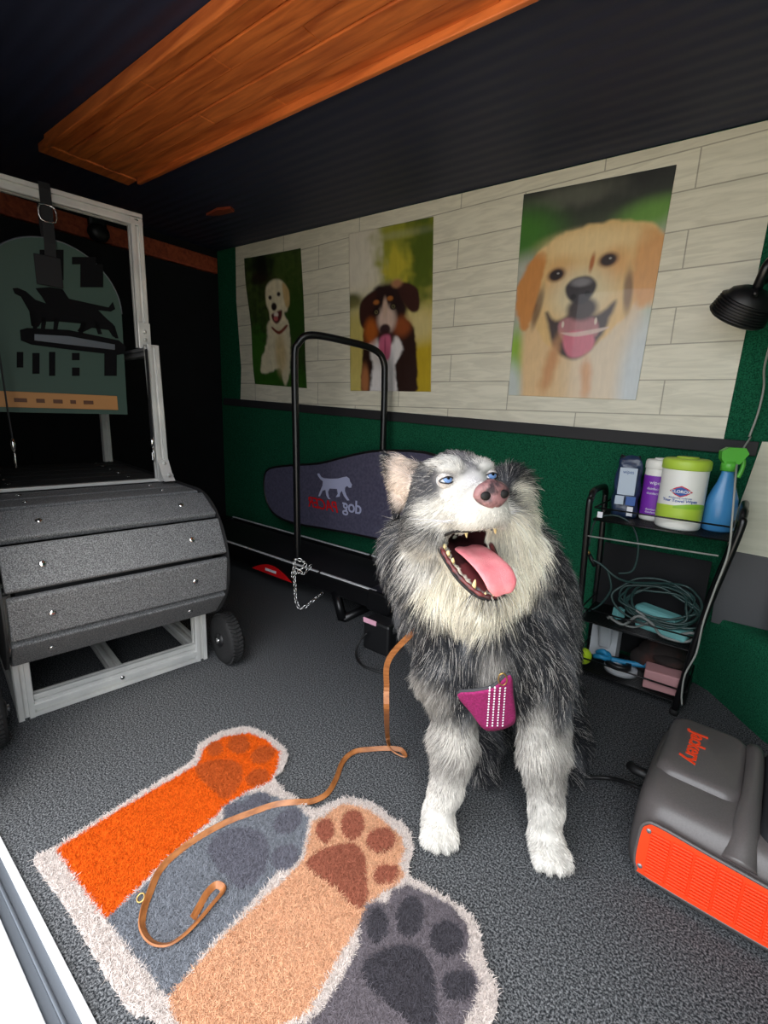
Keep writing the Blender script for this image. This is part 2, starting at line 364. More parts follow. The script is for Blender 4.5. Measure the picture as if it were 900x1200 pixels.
c = fl(262, 248, 2.03); b = MB(); b.prism([(-.09, -.02), (-.02, .02), (.09, .035), (.11, .0), (.03, -.03)], (c[0], c[1]-.03, ceil_z(c[0])-.004), (1, 0, 0), (0, 1, 0), (0, 0, -.012)); tag(b.build('wood_scrap', 'redwood'), 'small splintered wood offcut on the dark ceiling near the far corner', 'wood scrap')

# ------------------------------------------------------------------ posters
class Canvas:
    def __init__(s, w, h, nx, ny, bg):
        s.w, s.h, s.nx, s.ny = w, h, nx, ny; u = np.linspace(0, 1, nx+1); v = np.linspace(0, 1, ny+1); s.U, s.V = np.meshgrid(u, v); s.a = w/h
        s.P = np.stack([s.U*s.a*10, s.V*10], -1); s.c = np.zeros(s.U.shape+(3,)); s.c[:] = s2l(bg)
    def blend(s, m, col, amt=1.): m = (np.clip(m, 0, 1)*amt)[..., None]; s.c = s.c*(1-m)+s2l(col)*m
    def ell(s, cx, cy, rx, ry, col, soft=.15, ang=0., nz=0., ns=3., amt=1.):
        x = (s.U-cx)*s.a; y = s.V-cy; ca, sa = math.cos(ang), math.sin(ang); X = x*ca+y*sa; Y = -x*sa+y*ca; rx = rx*s.a
        d = np.sqrt((X/rx)**2+(Y/ry)**2)
        if nz: d = d + nz*vnoise(s.P, ns, cx*9)
        s.blend(sstep(1-d, -soft, soft), col, amt)
    def poly(s, pts, col, soft=.006, nz=0., ns=4., amt=1.):
        X = s.U*s.a; Y = s.V; pts = [(p[0]*s.a, p[1]) for p in catmull(pts, 4, True)]; d = np.full(X.shape, 1e9); ins = np.zeros(X.shape, bool)
        for i in range(len(pts)):
            x0, y0 = pts[i-1]; x1, y1 = pts[i]; ex, ey = x1-x0, y1-y0; L2 = ex*ex+ey*ey+1e-12
            t = np.clip(((X-x0)*ex+(Y-y0)*ey)/L2, 0, 1); d = np.minimum(d, np.hypot(X-x0-t*ex, Y-y0-t*ey))
            if abs(ey) > 1e-12: cr = ((y0 > Y) != (y1 > Y)) & (X < x0+(Y-y0)*ex/ey); ins ^= cr
        sd = np.where(ins, d, -d)
        if nz: sd = sd + nz*vnoise(s.P, ns, pts[0][0]*9)
        s.blend(sstep(sd, -soft, soft), col, amt)
    def streak(s, amp, sx, sy, region=None):
        amp = amp*.55
        n = vnoise(np.stack([s.U*s.a*sx, s.V*sy], -1), 1., 3.)*.6+vnoise(np.stack([s.U*s.a*sx*2.3, s.V*sy*2], -1), 1., 8.)*.4
        m = 1 if region is None else region[..., None]; s.c = np.clip(s.c*(1+amp*n[..., None]*m), 0, 1)
    def build(s, name, corners, parent=None, curl=0.):
        tl, tr, bl, br = [np.array(c) for c in corners]; U = s.U[..., None]; V = s.V[..., None]
        P = tl*(1-U)*(1-V)+tr*U*(1-V)+bl*(1-U)*V+br*U*V
        P[..., 1] -= curl*(np.sin(s.V*9)*.5+.5)*np.exp(-s.U*8) + curl*.5*(np.sin(s.V*7+2)*.5+.5)*np.exp(-(1-s.U)*9)
        nx, ny = s.nx+1, s.ny+1; idx = np.arange(nx*ny).reshape(ny, nx)
        Fc = np.stack([idx[:-1, :-1], idx[1:, :-1], idx[1:, 1:], idx[:-1, 1:]], -1).reshape(-1, 4)
        o = colour_mesh(name, P.reshape(-1, 3), Fc, s.c.reshape(-1, 3), 'poster_print', parent, True)
        md = o.modifiers.new('s', 'SOLIDIFY'); md.thickness = .0015; md.offset = -1; return o
def corners(px, off=.008): return [wl(x, y, YB-off) for x, y in px]

# golden retriever
c = Canvas(.55, .82, 230, 340, (66, 74, 60))
c.ell(.5, .0, .9, .13, (44, 46, 44), .6); c.ell(.35, .05, .3, .05, (92, 94, 84), .8, nz=.2); c.ell(.0, .22, .3, .14, (70, 122, 48), .6); c.ell(.95, .2, .25, .08, (104, 150, 66), .5)
c.poly([(-.1, .38), (.3, .3), (.9, .26), (1.1, .28), (1.1, 1.1), (-.1, 1.1)], (180, 184, 172), .06)
c.ell(.03, .82, .1, .16, (140, 180, 60), .5); c.ell(.9, .5, .12, .2, (170, 190, 140), .6)
c.poly([(.1, .62), (.25, .5), (.8, .5), (.95, .62), (.93, 1.1), (.17, 1.1)], (224, 190, 142), .03, .012, 1.)
c.ell(.75, .85, .25, .3, (216, 206, 188), .7, amt=.7); c.ell(.98, .9, .12, .3, (196, 204, 208), .6); c.ell(.0, .97, .1, .14, (196, 204, 200), .5)
c.poly([(.12, .34), (.22, .25), (.4, .2), (.62, .185), (.82, .2), (.97, .25), (1.02, .38), (.9, .55), (.7, .72), (.5, .8), (.3, .74), (.14, .58)], (226, 190, 130), .012, .006)
c.poly([(.02, .42), (.12, .3), (.22, .3), (.2, .42), (.17, .56), (.1, .66), (.04, .62), (.0, .52)], (206, 140, 76), .012, .006)
c.poly([(.86, .24), (.98, .26), (1.06, .36), (1.04, .52), (.92, .58), (.85, .5), (.84, .36)], (216, 160, 100), .02, .006)
c.ell(.19, .55, .03, .1, (96, 66, 50), .5, ang=.2, amt=.8); c.ell(.83, .5, .03, .1, (110, 76, 56), .5, ang=-.1, amt=.8)
c.ell(.52, .27, .3, .06, (236, 208, 156), .6); c.ell(.35, .42, .1, .08, (222, 172, 112), .7); c.ell(.72, .38, .09, .07, (222, 172, 112), .7)
c.ell(.5, .5, .22, .12, (222, 208, 172), .6); c.ell(.56, .36, .016, .04, (176, 106, 60), .6, ang=.1)
for ex, ey, an in ((.31, .4, -.2), (.67, .355, -.1)):
    c.ell(ex, ey, .065, .032, (120, 84, 58), .4, ang=an); c.ell(ex, ey, .05, .024, (40, 30, 30), .25, ang=an); c.ell(ex+.012, ey-.006, .01, .005, (150, 150, 150), .3)
c.poly([(.26, .58), (.34, .62), (.42, .6), (.5, .56), (.6, .6), (.68, .585), (.76, .54), (.74, .62), (.68, .72), (.56, .8), (.44, .8), (.34, .74)], (66, 50, 48), .015, .004, 3.)
c.poly([(.37, .63), (.5, .6), (.64, .62), (.66, .7), (.5, .71), (.4, .71)], (176, 118, 124), .01); c.poly([(.41, .7), (.52, .67), (.64, .7), (.64, .76), (.55, .8), (.46, .79)], (206, 112, 132), .01)
c.poly([(.39, .68), (.5, .68), (.66, .665), (.74, .66), (.66, .685), (.5, .7)], (222, 200, 190), .005, amt=.8)
c.ell(.4, .64, .010, .015, (215, 200, 186), .4); c.ell(.64, .63, .010, .016, (215, 200, 186), .4)
c.ell(.53, .57, .11, .055, (66, 54, 54), .3); c.poly([(.39, .46), (.45, .425), (.55, .42), (.61, .455), (.6, .5), (.55, .54), (.48, .545), (.41, .51)], (52, 46, 50), .01); c.ell(.5, .445, .07, .02, (126, 124, 130), .5)
c.ell(.455, .51, .02, .013, (14, 12, 14), .4); c.ell(.555, .5, .02, .013, (14, 12, 14), .4)
c.ell(.33, .85, .05, .13, (206, 150, 100), .7, ang=.2, nz=.2); c.ell(.62, .9, .04, .1, (212, 160, 116), .7, ang=-.1, nz=.2); c.streak(.1, 90, 26)
CG = c
# australian shepherd with tongue out
c = Canvas(.55, .82, 110, 165, (190, 176, 96)); c.ell(.1, .1, .55, .35, (222, 216, 200), .5); c.ell(.78, .12, .42, .3, (150, 152, 54), .35, nz=.15); c.ell(.92, .2, .2, .26, (84, 100, 34), .5, nz=.3); c.ell(.6, .24, .14, .1, (190, 178, 60), .5, nz=.3)
c.ell(.03, .42, .14, .05, (86, 88, 56), .5); c.ell(.1, .75, .3, .25, (206, 190, 110), .6); c.ell(.95, .85, .3, .25, (186, 160, 40), .5, nz=.2); c.ell(.8, .6, .3, .1, (206, 190, 130), .6)
c.poly([(.2, .6), (.4, .55), (.7, .55), (.82, .68), (.8, 1.05), (.2, 1.05), (.17, .75)], (46, 28, 24), .012, .006)
c.poly([(.26, .7), (.4, .64), (.6, .66), (.68, .74), (.58, .84), (.6, 1.05), (.28, 1.05), (.3, .84)], (226, 222, 222), .014, .008); c.ell(.2, .93, .05, .1, (170, 110, 70), .5)
c.ell(.47, .5, .25, .17, (42, 28, 28), .12, nz=.05); c.poly([(.14, .44), (.26, .38), (.36, .38), (.3, .5), (.22, .6), (.14, .56)], (58, 34, 30), .01); c.poly([(.6, .36), (.7, .34), (.84, .39), (.86, .5), (.78, .52), (.68, .46)], (62, 36, 32), .01); c.ell(.6, .34, .06, .025, (170, 120, 90), .6)
c.ell(.28, .62, .09, .08, (176, 92, 36), .5); c.ell(.66, .6, .1, .06, (146, 76, 40), .6); c.ell(.48, .55, .11, .08, (206, 180, 166), .4); c.ell(.46, .48, .03, .06, (196, 168, 150), .5)
c.ell(.35, .44, .035, .014, (168, 104, 50), .5); c.ell(.52, .425, .035, .014, (168, 104, 50), .5)
for ex, ey in ((.35, .5), (.56, .475)): c.ell(ex, ey, .042, .021, (30, 20, 20), .3); c.ell(ex, ey, .02, .011, (128, 118, 84), .4); c.ell(ex, ey, .012, .007, (10, 8, 8), .3)
c.ell(.46, .61, .065, .033, (60, 40, 42), .25); c.ell(.47, .67, .1, .045, (66, 32, 32), .3); c.poly([(.4, .66), (.52, .65), (.53, .75), (.5, .8), (.43, .8), (.38, .75)], (206, 104, 134), .012); c.ell(.46, .72, .01, .06, (170, 70, 100), .5)
c.ell(.5, .06, .5, .02, (206, 204, 190), .9, amt=.2); c.streak(.12, 60, 20); CA = c
# pale labrador sitting in dark greenery
c = Canvas(.5, .82, 90, 140, (40, 54, 26)); c.ell(.6, .2, .6, .3, (66, 84, 40), .6, nz=.5, ns=5); c.ell(.3, .1, .2, .15, (18, 22, 16), .5, nz=.3); c.ell(.8, .5, .3, .3, (44, 72, 26), .6, nz=.5, ns=6); c.ell(.1, .75, .3, .2, (52, 96, 30), .5, nz=.4, ns=5); c.ell(.5, .95, .7, .1, (46, 88, 26), .5, nz=.4, ns=8)
c.poly([(.36, .5), (.68, .48), (.74, .6), (.72, .8), (.66, .95), (.56, .95), (.52, .86), (.3, .9), (.14, .9), (.18, .78), (.3, .66)], (214, 206, 178), .012, .006); c.ell(.55, .75, .1, .15, (198, 178, 134), .6); c.ell(.6, .93, .04, .06, (206, 196, 168), .4)
c.poly([(.36, .24), (.5, .19), (.66, .21), (.74, .3), (.72, .42), (.66, .44), (.66, .5), (.42, .52), (.38, .42), (.34, .36)], (226, 216, 186), .012); c.poly([(.66, .22), (.76, .28), (.76, .38), (.7, .4), (.66, .32)], (206, 176, 124), .012)
c.ell(.42, .32, .03, .016, (40, 28, 26), .4); c.ell(.58, .3, .03, .016, (40, 28, 26), .4); c.ell(.48, .39, .05, .03, (44, 32, 32), .3); c.poly([(.42, .45), (.52, .43), (.62, .42), (.6, .48), (.52, .52), (.45, .5)], (84, 34, 36), .01); c.ell(.51, .45, .04, .02, (230, 220, 210), .4); c.ell(.5, .48, .04, .018, (190, 96, 96), .4)
c.poly([(.42, .54), (.54, .575), (.68, .53), (.7, .545), (.55, .6), (.42, .56)], (120, 50, 36), .006); c.streak(.2, 40, 30); CL = c
grp = 'dog photo posters on the pale wall panel'
tag(CG.build('poster', corners([(614, 228), (793, 193), (596, 463), (745, 469)]), curl=.003), 'large poster of a golden retriever face with open mouth, rightmost and biggest of three', 'poster', grp)
tag(CA.build('poster', corners([(409, 274), (508, 254), (411, 458), (505, 459)]), curl=.003), 'poster of a black, brown and white dog with pink tongue hanging, middle of three', 'poster', grp)
tag(CL.build('poster', corners([(287, 303), (353, 291), (300, 450), (360, 455)]), curl=.012), 'poster of a pale labrador sitting in dark greenery, leftmost of three', 'poster', grp)

# ------------------------------------------------------------------ slatted dog treadmill (left)
O = fl(238, 770); RZ = math.atan2(-.135, .991)
mill = thing('slat_treadmill', 'aluminium framed slatted dog treadmill with grey boards and wheels on the carpet', 'dog treadmill', (O[0], O[1], 0), RZ)
YL, YR = -.575, -.012      # local sides
CX, CZ, RD = -.04, .435, .245; XB = -1.15
b = MB()
for y in (YL, YR):
    b.tslot((0, y, .0), (0, y, .42), .045); b.tslot((XB, y, 0), (XB, y, .62), .045); b.tslot((0, y, .035), (XB, y, .035), .045); b.tslot((-.1, y, .4), (XB, y, .4), .045)
b.tslot((0, YL+.02, .022), (0, YR-.02, .022), .045); b.tslot((0, YL+.02, .058), (0, YR-.02, .058), .03); b.tslot((XB, YL, .035), (XB, YR, .035), .045)
b.tslot((-.02, -.3, .035), (XB, -.3, .035), .04); b.build('base_frame', 'alu', mill)
b = MB(); b.lathe([(.007, 0), (.007, .004)], (.023, -.3, .04), (1, 0, 0), 10); b.build('bolt', 'chrome', mill)
slw = math.radians(35)
def slat(a0, a1, nm='slat'):
    b = MB(); pr = []; c0 = (CX+RD*math.cos(a0), CZ+RD*math.sin(a0)); c1 = (CX+RD*math.cos(a1), CZ+RD*math.sin(a1)); t = .024
    mid = ((c0[0]+c1[0])/2, (c0[1]+c1[1])/2); an = math.atan2(c1[1]-c0[1], c1[0]-c0[0]); wd = math.dist(c0, c1)-.019
    nrm = (math.cos((a0+a1)/2), math.sin((a0+a1)/2))
    rot = Matrix.Rotation(-an, 3, 'Y'); ctr = (mid[0]-nrm[0]*(t/2-.006), (YL+YR)/2+.005, mid[1]-nrm[1]*(t/2-.006))
    b.box(ctr, (wd, YR-YL+.06, t), .006, rot); o = b.build(nm, 'slat_board', mill)
    for y in (YL+.075, YR-.075):
        s_ = MB(); s_.lathe([(.010, 0), (.010, .002), (.006, .0045)], (mid[0]+nrm[0]*.0055, y+random.uniform(-.01, .01), mid[1]+nrm[1]*.0055), (nrm[0], 0, nrm[1]), 12); s_.build('screw', 'chrome', o)
for e in (-60, -25, 10, 45): slat(math.radians(e), math.radians(e)+slw)
x = CX+.015
for k in range(8):
    b = MB(); xc = x-.065-.137*k; b.box((xc, (YL+YR)/2+.005, CZ+RD-.014), (.125, YR-YL+.06, .022), .005); o = b.build('slat', 'slat_board' if k < 2 else 'black_rubber', mill)
    for y in (YL+.075, YR-.075): s_ = MB(); s_.lathe([(.009, 0), (.009, .002), (.005, .004)], (xc, y, CZ+RD-.003), (0, 0, 1), 10); s_.build('screw', 'chrome', o)
for e in (-100,): slat(math.radians(e), math.radians(e)+slw)
for y in (YL-.035, YR+.035):   # side plates
    poly = [(CX+(RD+.006)*math.cos(a), CZ+(RD+.006)*math.sin(a)) for a in np.linspace(-PI/2, PI/2, 28)] + [(XB, CZ+RD+.006), (XB, CZ-RD-.006)]
    b = MB(); b.prism(poly, (0, y-.003, 0), (1, 0, 0), (0, 0, 1), (0, .006, 0)); b.build('side_plate', 'slat_edge', mill)
b = MB(); b.box((-.30, (YL+YR)/2, CZ+RD+.006), (.02, YR-YL, .012), .002); b.build('cross_strip', 'alu', mill)
b = MB(); b.prism([(CX+(RD-.05)*math.cos(a), CZ+(RD-.05)*math.sin(a)) for a in np.linspace(0, 2*PI, 32)[:-1]], (0, YL, 0), (1, 0, 0), (0, 0, 1), (0, YR-YL, 0)); b.build('drum', 'slat_edge', mill)
def wheel(x, y):
    w = MB(); r = .098; w.lathe([(r*.72, -.028), (r*.93, -.028), (r, -.018), (r, .018), (r*.93, .028), (r*.72, .028)], (x, y, r), (0, 1, 0), 32)
    for k in range(40):
        a = 2*PI*k/40
        for sgn in (-1, 1):
            w.box((x+math.cos(a)*r, y+sgn*.010, r+math.sin(a)*r), (.010, .020, .010), .001, Matrix.Rotation(-a, 3, 'Y') @ Matrix.Rotation(sgn*.4, 3, 'X'))
    o = w.build('wheel', 'black_rubber', mill); w = MB(); w.lathe([(r*.7, -.016), (r*.7, .016)], (x, y, r), (0, 1, 0), 24); w.lathe([(.026, -.036), (.03, -.02), (.03, .03), (.02, .036)], (x, y, r), (0, 1, 0), 16)
    for k in range(6):
        a = 2*PI*k/6; w.box((x+math.cos(a)*.048, y-.018, r+math.sin(a)*.048), (.05, .012, .014), .003, Matrix.Rotation(-a, 3, 'Y'))
    w.build('hub', 'black_plastic', o); w = MB(); w.lathe([(.009, -.042), (.009, .042)], (x, y, r), (0, 1, 0), 12); w.build('axle', 'chrome', o)
wheel(.085, YR+.075); wheel(.085, YL-.085); wheel(XB-.05, YR+.075)
def post(nm, p0, p1, w=.04):
    b = MB(); b.tslot(p0, p1, w); b.box((p1[0], p1[1], p1[2]+.002), (w, w, .004), .001); return b.build(nm, 'alu', mill)
GT = 1.215; TX = -.43; TT = 1.69
for y in (YL-.0, YR+.0):
    post('guard_post', (-.3, y, CZ+RD), (-.335, y, GT), .045)
    post('guard_post', (-1.1, y, CZ+RD), (-1.1, y, GT), .038)
    b = MB(); b.tslot((-.35, y, GT-.02), (-1.12, y, GT-.02), .034); b.build('guard_rail', 'alu_dark', mill)
    b = MB(); b.prism([(-.325, .69), (-.215, .69), (-.24, .71), (-.28, .77), (-.325, .77)], (0, y-.021, 0), (1, 0, 0), (0, 0, 1), (0, .042, 0)); 
    for q in ((-.3, .745), (-.295, .72), (-.255, .705)): b.lathe([(.009, 0), (.009, .006), (.004, .008)], (q[0]+.0, y+.02, q[1]), (0, 1, 0), 10); b.lathe([(.007, 0), (.007, .006)], (q[0]+.03, y, q[1]+.01), (1, 0, .4), 10)
    b.build('bracket', 'alu', mill)
    post('arch_post', (TX, y, GT), (TX, y, TT), .045)
    b = MB(); b.box((TX+.026, y, GT+.045), (.008, .046, .1), .002); b.lathe([(.007, 0), (.007, .005)], (TX+.03, y, GT+.06), (1, 0, 0), 10); b.lathe([(.007, 0), (.007, .005)], (TX+.03, y, GT+.03), (1, 0, 0), 10); b.build('bracket', 'alu', mill)
b = MB(); b.tslot((TX, YL-.02, TT), (TX, YR+.022, TT), .045); b.build('arch_rail', 'alu', mill)
b = MB(); b.tslot((-1.1, YL, GT-.02), (-1.1, YR, GT-.02), .034); b.build('guard_rail', 'alu_dark', mill)
MILL = Matrix.Translation((O[0], O[1], 0)) @ Matrix.Rotation(RZ, 4, 'Z')
def mw(x, y, z): return MILL @ Vector((x, y, z))

# hanging sign
SX = TX+.0; yc = -.3; hw = .215; zt = 1.335; z0 = .945
sg = thing('hanging_sign', 'arched green tinted sign with dark hunting dogs hanging from the treadmill arch', 'sign', mw(SX, yc, 0), RZ)
poly = [(-hw*.97, z0), (hw*.97, z0)] + [(hw*math.cos(a), zt+hw*math.sin(a)) for a in np.linspace(0, PI, 32)]
b = MB(); b.prism(poly, (0, 0, 0), (0, 1, 0), (0, 0, 1), (.006, 0, 0)); b.build('sign_plate', 'sign_green', sg)
b = MB(); b.tube([(.003, p[0]*1.004, p[1]) for p in poly[2:]], .0035, 6); b.build('rim', 'channel', sg)
b = MB(); b.box((.008, -.015, z0+.045), (.004, hw*1.9-.03, .055), .001); b.build('band', 'sign_band', sg)
b = MB(); x = -.165
for w in (.05, .035, .04, .025, .045): b.box((.011, x+w/2, z0+.043), (.002, w*.75, .014), .001); x += w+.016
b.build('band_lettering', 'sign_band_ink', sg)
# silhouettes of two hounds on a log, measured in the sign's plane
def sg_px(px, py):   # point of the photograph's plane of the sign -> local y,z
    n = (MILL.to_3x3() @ Vector((1, 0, 0))); p0 = mw(SX+.008, 0, 0); d = Vector(ray(px, py)); o0 = Vector(CAM); t = (p0-o0).dot(n)/d.dot(n); q = o0+d*t; l = MILL.inverted() @ q; return (l.y-yc, l.z)
def cropA(pts): return [sg_px(x/4.09, 240+y/4.09) for x, y in pts]
b = MB()
def sil(pts, x=.007): b.prism(cropA(pts), (x, 0, 0), (0, 1, 0), (0, 0, 1), (.0015, 0, 0))
sil([(60, 400), (85, 398), (125, 415), (170, 455), (300, 500), (440, 530), (520, 560), (548, 600), (560, 640), (540, 630), (520, 600), (440, 590), (400, 610), (370, 605), (395, 570), (290, 560), (200, 560), (185, 585), (150, 580), (140, 510), (100, 440), (70, 425)])
sil([(170, 400), (240, 395), (300, 405), (330, 450), (440, 475), (520, 492), (540, 465), (552, 500), (530, 512), (470, 505), (510, 545), (545, 575), (500, 575), (430, 540), (300, 530), (230, 490), (200, 440), (180, 415)], .0085)
for lg in ([(140, 500), (160, 500), (180, 590), (160, 600)], [(200, 540), (225, 540), (215, 600), (195, 600)], [(390, 560), (420, 560), (395, 620), (375, 612)], [(450, 560), (470, 560), (490, 620), (470, 620)], [(530, 570), (550, 580), (568, 640), (552, 640)], [(260, 540), (285, 545), (275, 600), (255, 600)]): sil(lg)
sil([(95, 600), (130, 590), (330, 600), (570, 650), (605, 680), (595, 715), (560, 720), (300, 690), (150, 670), (100, 650)])
b.build('silhouette', 'sign_ink', sg)
b = MB(); b.prism(cropA([(165, 620), (330, 630), (550, 670), (550, 695), (330, 670), (165, 650)]), (.009, 0, 0), (0, 1, 0), (0, 0, 1), (.001, 0, 0)); b.build('log_stripe', 'channel', sg)
b = MB()   # dark unreadable lettering above and below the hounds
for x0, y0, x1, y1 in ((190, 215, 305, 360), (345, 250, 460, 285), (385, 285, 495, 395), (80, 705, 112, 780), (155, 710, 190, 810), (235, 705, 265, 820), (345, 710, 382, 745), (345, 780, 382, 820), (500, 710, 560, 820)):
    q = cropA([(x0, y0), (x1, y0), (x1, y1), (x0, y1)]); b.prism(q, (.007, 0, 0), (0, 1, 0), (0, 0, 1), (.001, 0, 0))
b.build('lettering', 'sign_ink', sg)
# strap with buckle holding the sign
st = thing('hanging_strap', 'black strap with square metal buckle looped over the treadmill arch', 'strap', mw(TX, yc, 0), RZ)
ys = -.305-yc
b = MB(); b.ribbon([(.006, ys, 1.47), (.026, ys, 1.53), (.028, ys, 1.6), (.03, ys, 1.70), (.026, ys, 1.72), (0, ys, 1.722), (-.026, ys, 1.71), (-.026, ys, 1.6), (-.004, ys, 1.52)], .034, .003, (0, 1, 0)); b.box((.014, ys-.01, 1.44), (.006, .08, .1), .003); b.build('strap', 'strap_black', st)
b = MB(); b.tube(catmull([(.034, ys-.021, 1.60), (.034, ys+.021, 1.60), (.034, ys+.021, 1.645), (.034, ys-.021, 1.645)], 3, True), .0026, 6, True); b.build('buckle', 'chrome', st)
# two clip straps on the guard
def clip_strap(y, lbl, x=-.31):
    t = thing('clip_strap', lbl, 'strap', mw(x, y, 0), RZ); b = MB(); s = 1 if y > -.3 else -1
    b.ribbon([(0, -s*.028, 1.2), (.01, -s*.03, 1.1), (.012, -s*.032, .95), (.02, -s*.034, .86)], .022, .003, (1, 0, 0)); b.build('webbing', 'strap_black', t)
    b = MB(); b.lathe([(.006, -.02), (.008, 0), (.005, .02)], (.02, -s*.034, .84), (0, 0, 1), 10); b.tube(catmull([(.02, -s*.034, .82), (.03, -s*.034, .8), (.026, -s*.034, .765), (.014, -s*.034, .77), (.012, -s*.034, .8)], 5), .003, 6); b.build('snap_hook', 'chrome', t)
clip_strap(-.525, 'black strap with silver snap hook at the left edge of the slat treadmill')
clip_strap(YR, 'black strap with silver snap hook beside the right guard post of the slat treadmill')

# ------------------------------------------------------------------ motor treadmill with black hoop (rear)
tm = thing('folding_treadmill', 'low black dog treadmill with padded side wall and steel hoop by the back wall', 'dog treadmill', (-2.1, 1.78, 0))
def L_(p): return (p[0]+2.1, p[1]-1.78, p[2])
X0, X1, Y0, Y1, ZT = -2.95, -1.22, 1.58, 1.98, .2
b = MB()
for y in (Y0, Y1): b.box(L_(((X0+X1)/2, y, ZT-.045)), (X1-X0, .045, .085), .01)
b.box(L_((X0, (Y0+Y1)/2, ZT-.04)), (.1, Y1-Y0, .08), .012); b.box(L_((X1, (Y0+Y1)/2, ZT-.045)), (.14, Y1-Y0+.06, .1), .012); b.build('deck_frame', 'black_metal', tm)
b = MB(); b.box(L_(((X0+X1)/2, (Y0+Y1)/2, ZT-.025)), (X1-X0-.1, Y1-Y0-.06, .02), .004); b.build('running_belt', 'belt', tm)
for y in (Y0-.012, Y1-.015):
    b = MB()
    for a, c in ((X0+.03, -2.2), (-2.19, -1.62), (-1.6, X1-.02)): b.box(L_(((a+c)/2, y, ZT+.002)), (c-a, .012, .006), .001)
    b.build('edge_highlight', 'white_alu', tm)  # white strips stand in for the highlight along the rail tops
b = MB(); ex = fl(320, 672, .12); pts = [(-.17+.34*i/12, .0+.055*math.sin(PI*i/12)) for i in range(13)]; b.prism(pts, L_((-1.97, Y0-.024, .10)), (1, 0, 0), (0, 0, 1), (0, -.004, 0)); b.box(L_((-1.97, Y0-.030, .125)), (.09, .002, .014), 0, mi=1); b.build('warning_label', ['red_plastic', 'white_print'], tm)
def foot(x):
    b = MB()
    a = Vector(L_((x, Y0-.01, .13))); c = Vector(L_((x+.07, Y0-.03, .012))); d = Vector(L_((x+.07, Y1, .012))); e = Vector(L_((x, Y1, .13)))
    for p, q in ((a, c), (c, d), (d, e)):
        b.tube([p, q], .026, 4)
    b.build('foot_frame', 'black_metal', tm)
foot(-1.5); foot(-2.75)
h = [(-1.79, 1.585, .17), (-1.80, 1.585, .8), (-1.81, 1.585, 1.22), (-1.80, 1.60, 1.30), (-1.76, 1.65, 1.342), (-1.66, 1.82, 1.325), (-1.6, 1.93, 1.30), (-1.575, 1.975, 1.25), (-1.57, 1.985, 1.15), (-1.565, 1.985, .8), (-1.56, 1.985, .17)]
b = MB(); b.tube([L_(p) for p in catmull(h, 6)], .0175, 10); b.build('hoop', 'black_metal', tm)
# padded side wall on the far side
def plc(pts, Y): return [(wl(x, y, Y)[0]+2.1, wl(x, y, Y)[2]) for x, y in pts]
pp = plc([(312, 560), (318, 549), (345, 545), (375, 543), (400, 537), (425, 531), (450, 528), (500, 530), (530, 545), (545, 575), (545, 650), (460, 634), (400, 622), (345, 612), (322, 600), (313, 580)], 1.975)
pp = [tuple(p) for p in catmull(pp, 3, True)]
b = MB(); b.prism(pp, (0, 1.99-1.78, 0), (1, 0, 0), (0, 0, 1), (0, -.03, 0)); b.build('side_pad', 'bolster', tm)
b = MB(); b.tube([(p[0], 1.96-1.78, p[1]) for p in pp], .007, 6, True); b.build('piping', 'black_plastic', tm)
def pf(x, y): q = wl(300+x/4., 500+y/4., 1.958); return (q[0]+2.1, q[2])
b = MB(); dogp = [(287, 220), (296, 219), (306, 236), (320, 242), (350, 244), (385, 243), (408, 237), (425, 234), (437, 243), (441, 258), (450, 272), (446, 286), (436, 286), (428, 278), (418, 284), (416, 300), (424, 322), (438, 345), (428, 346), (412, 325), (402, 300), (394, 312), (392, 328), (374, 331), (384, 314), (380, 292), (345, 290), (338, 306), (342, 330), (350, 340), (338, 338), (330, 322), (326, 296), (312, 300), (300, 326), (292, 326), (302, 300), (312, 276), (314, 256), (302, 246), (292, 232)]
b.prism([pf(*p) for p in dogp], (0, 1.9585-1.78, 0), (1, 0, 0), (0, 0, 1), (0, -.0015, 0)); b.build('dog_emblem', 'lilac_print', tm)
# mirrored lettering: dog PACER reads from the other side
def put(txt, pxr, pyr, hh, m, slope, nm, sh=0.):
    q = wl(pxr, pyr, 1.958); b = MB()
    text_mesh(b, txt, hh, lambda v: (q[0]+2.1-v.x, 1.957-1.78-v.z, q[2]+v.y-slope*v.x*0), 0, 'LEFT', .0006, hh*.012, sh, .92); b.build(nm, m, tm)
put('dog', 424, 603, .105, 'lilac_print', 0, 'lettering'); put('PACER', 397, 601, .090, 'red_plastic', 0, 'lettering', .3)
# charger brick and its cable at the deck end
b = MB(); q = fl(432, 738, .1); b.box((q[0]+.03, q[1]+.05, .07), (.14, .08, .14), .012); b.box((q[0]+.0, q[1]+.006, .135), (.07, .006, .022), .004, mi=1)
k = b.build('motor_box', ['black_plastic', 'pink_tag'], tm, (2.1, -1.78, 0))
b = MB(); b.tube(catmull([fl(430, 742, .09), fl(421, 752, .05), fl(417, 768, .012), fl(425, 780, .006), fl(440, 786, .006), fl(455, 790, .006)], 6), .0045, 8); tag(b.build('looped_cable', 'cord_black'), 'black cord looping on carpet at the end of the hooped treadmill', 'cord')
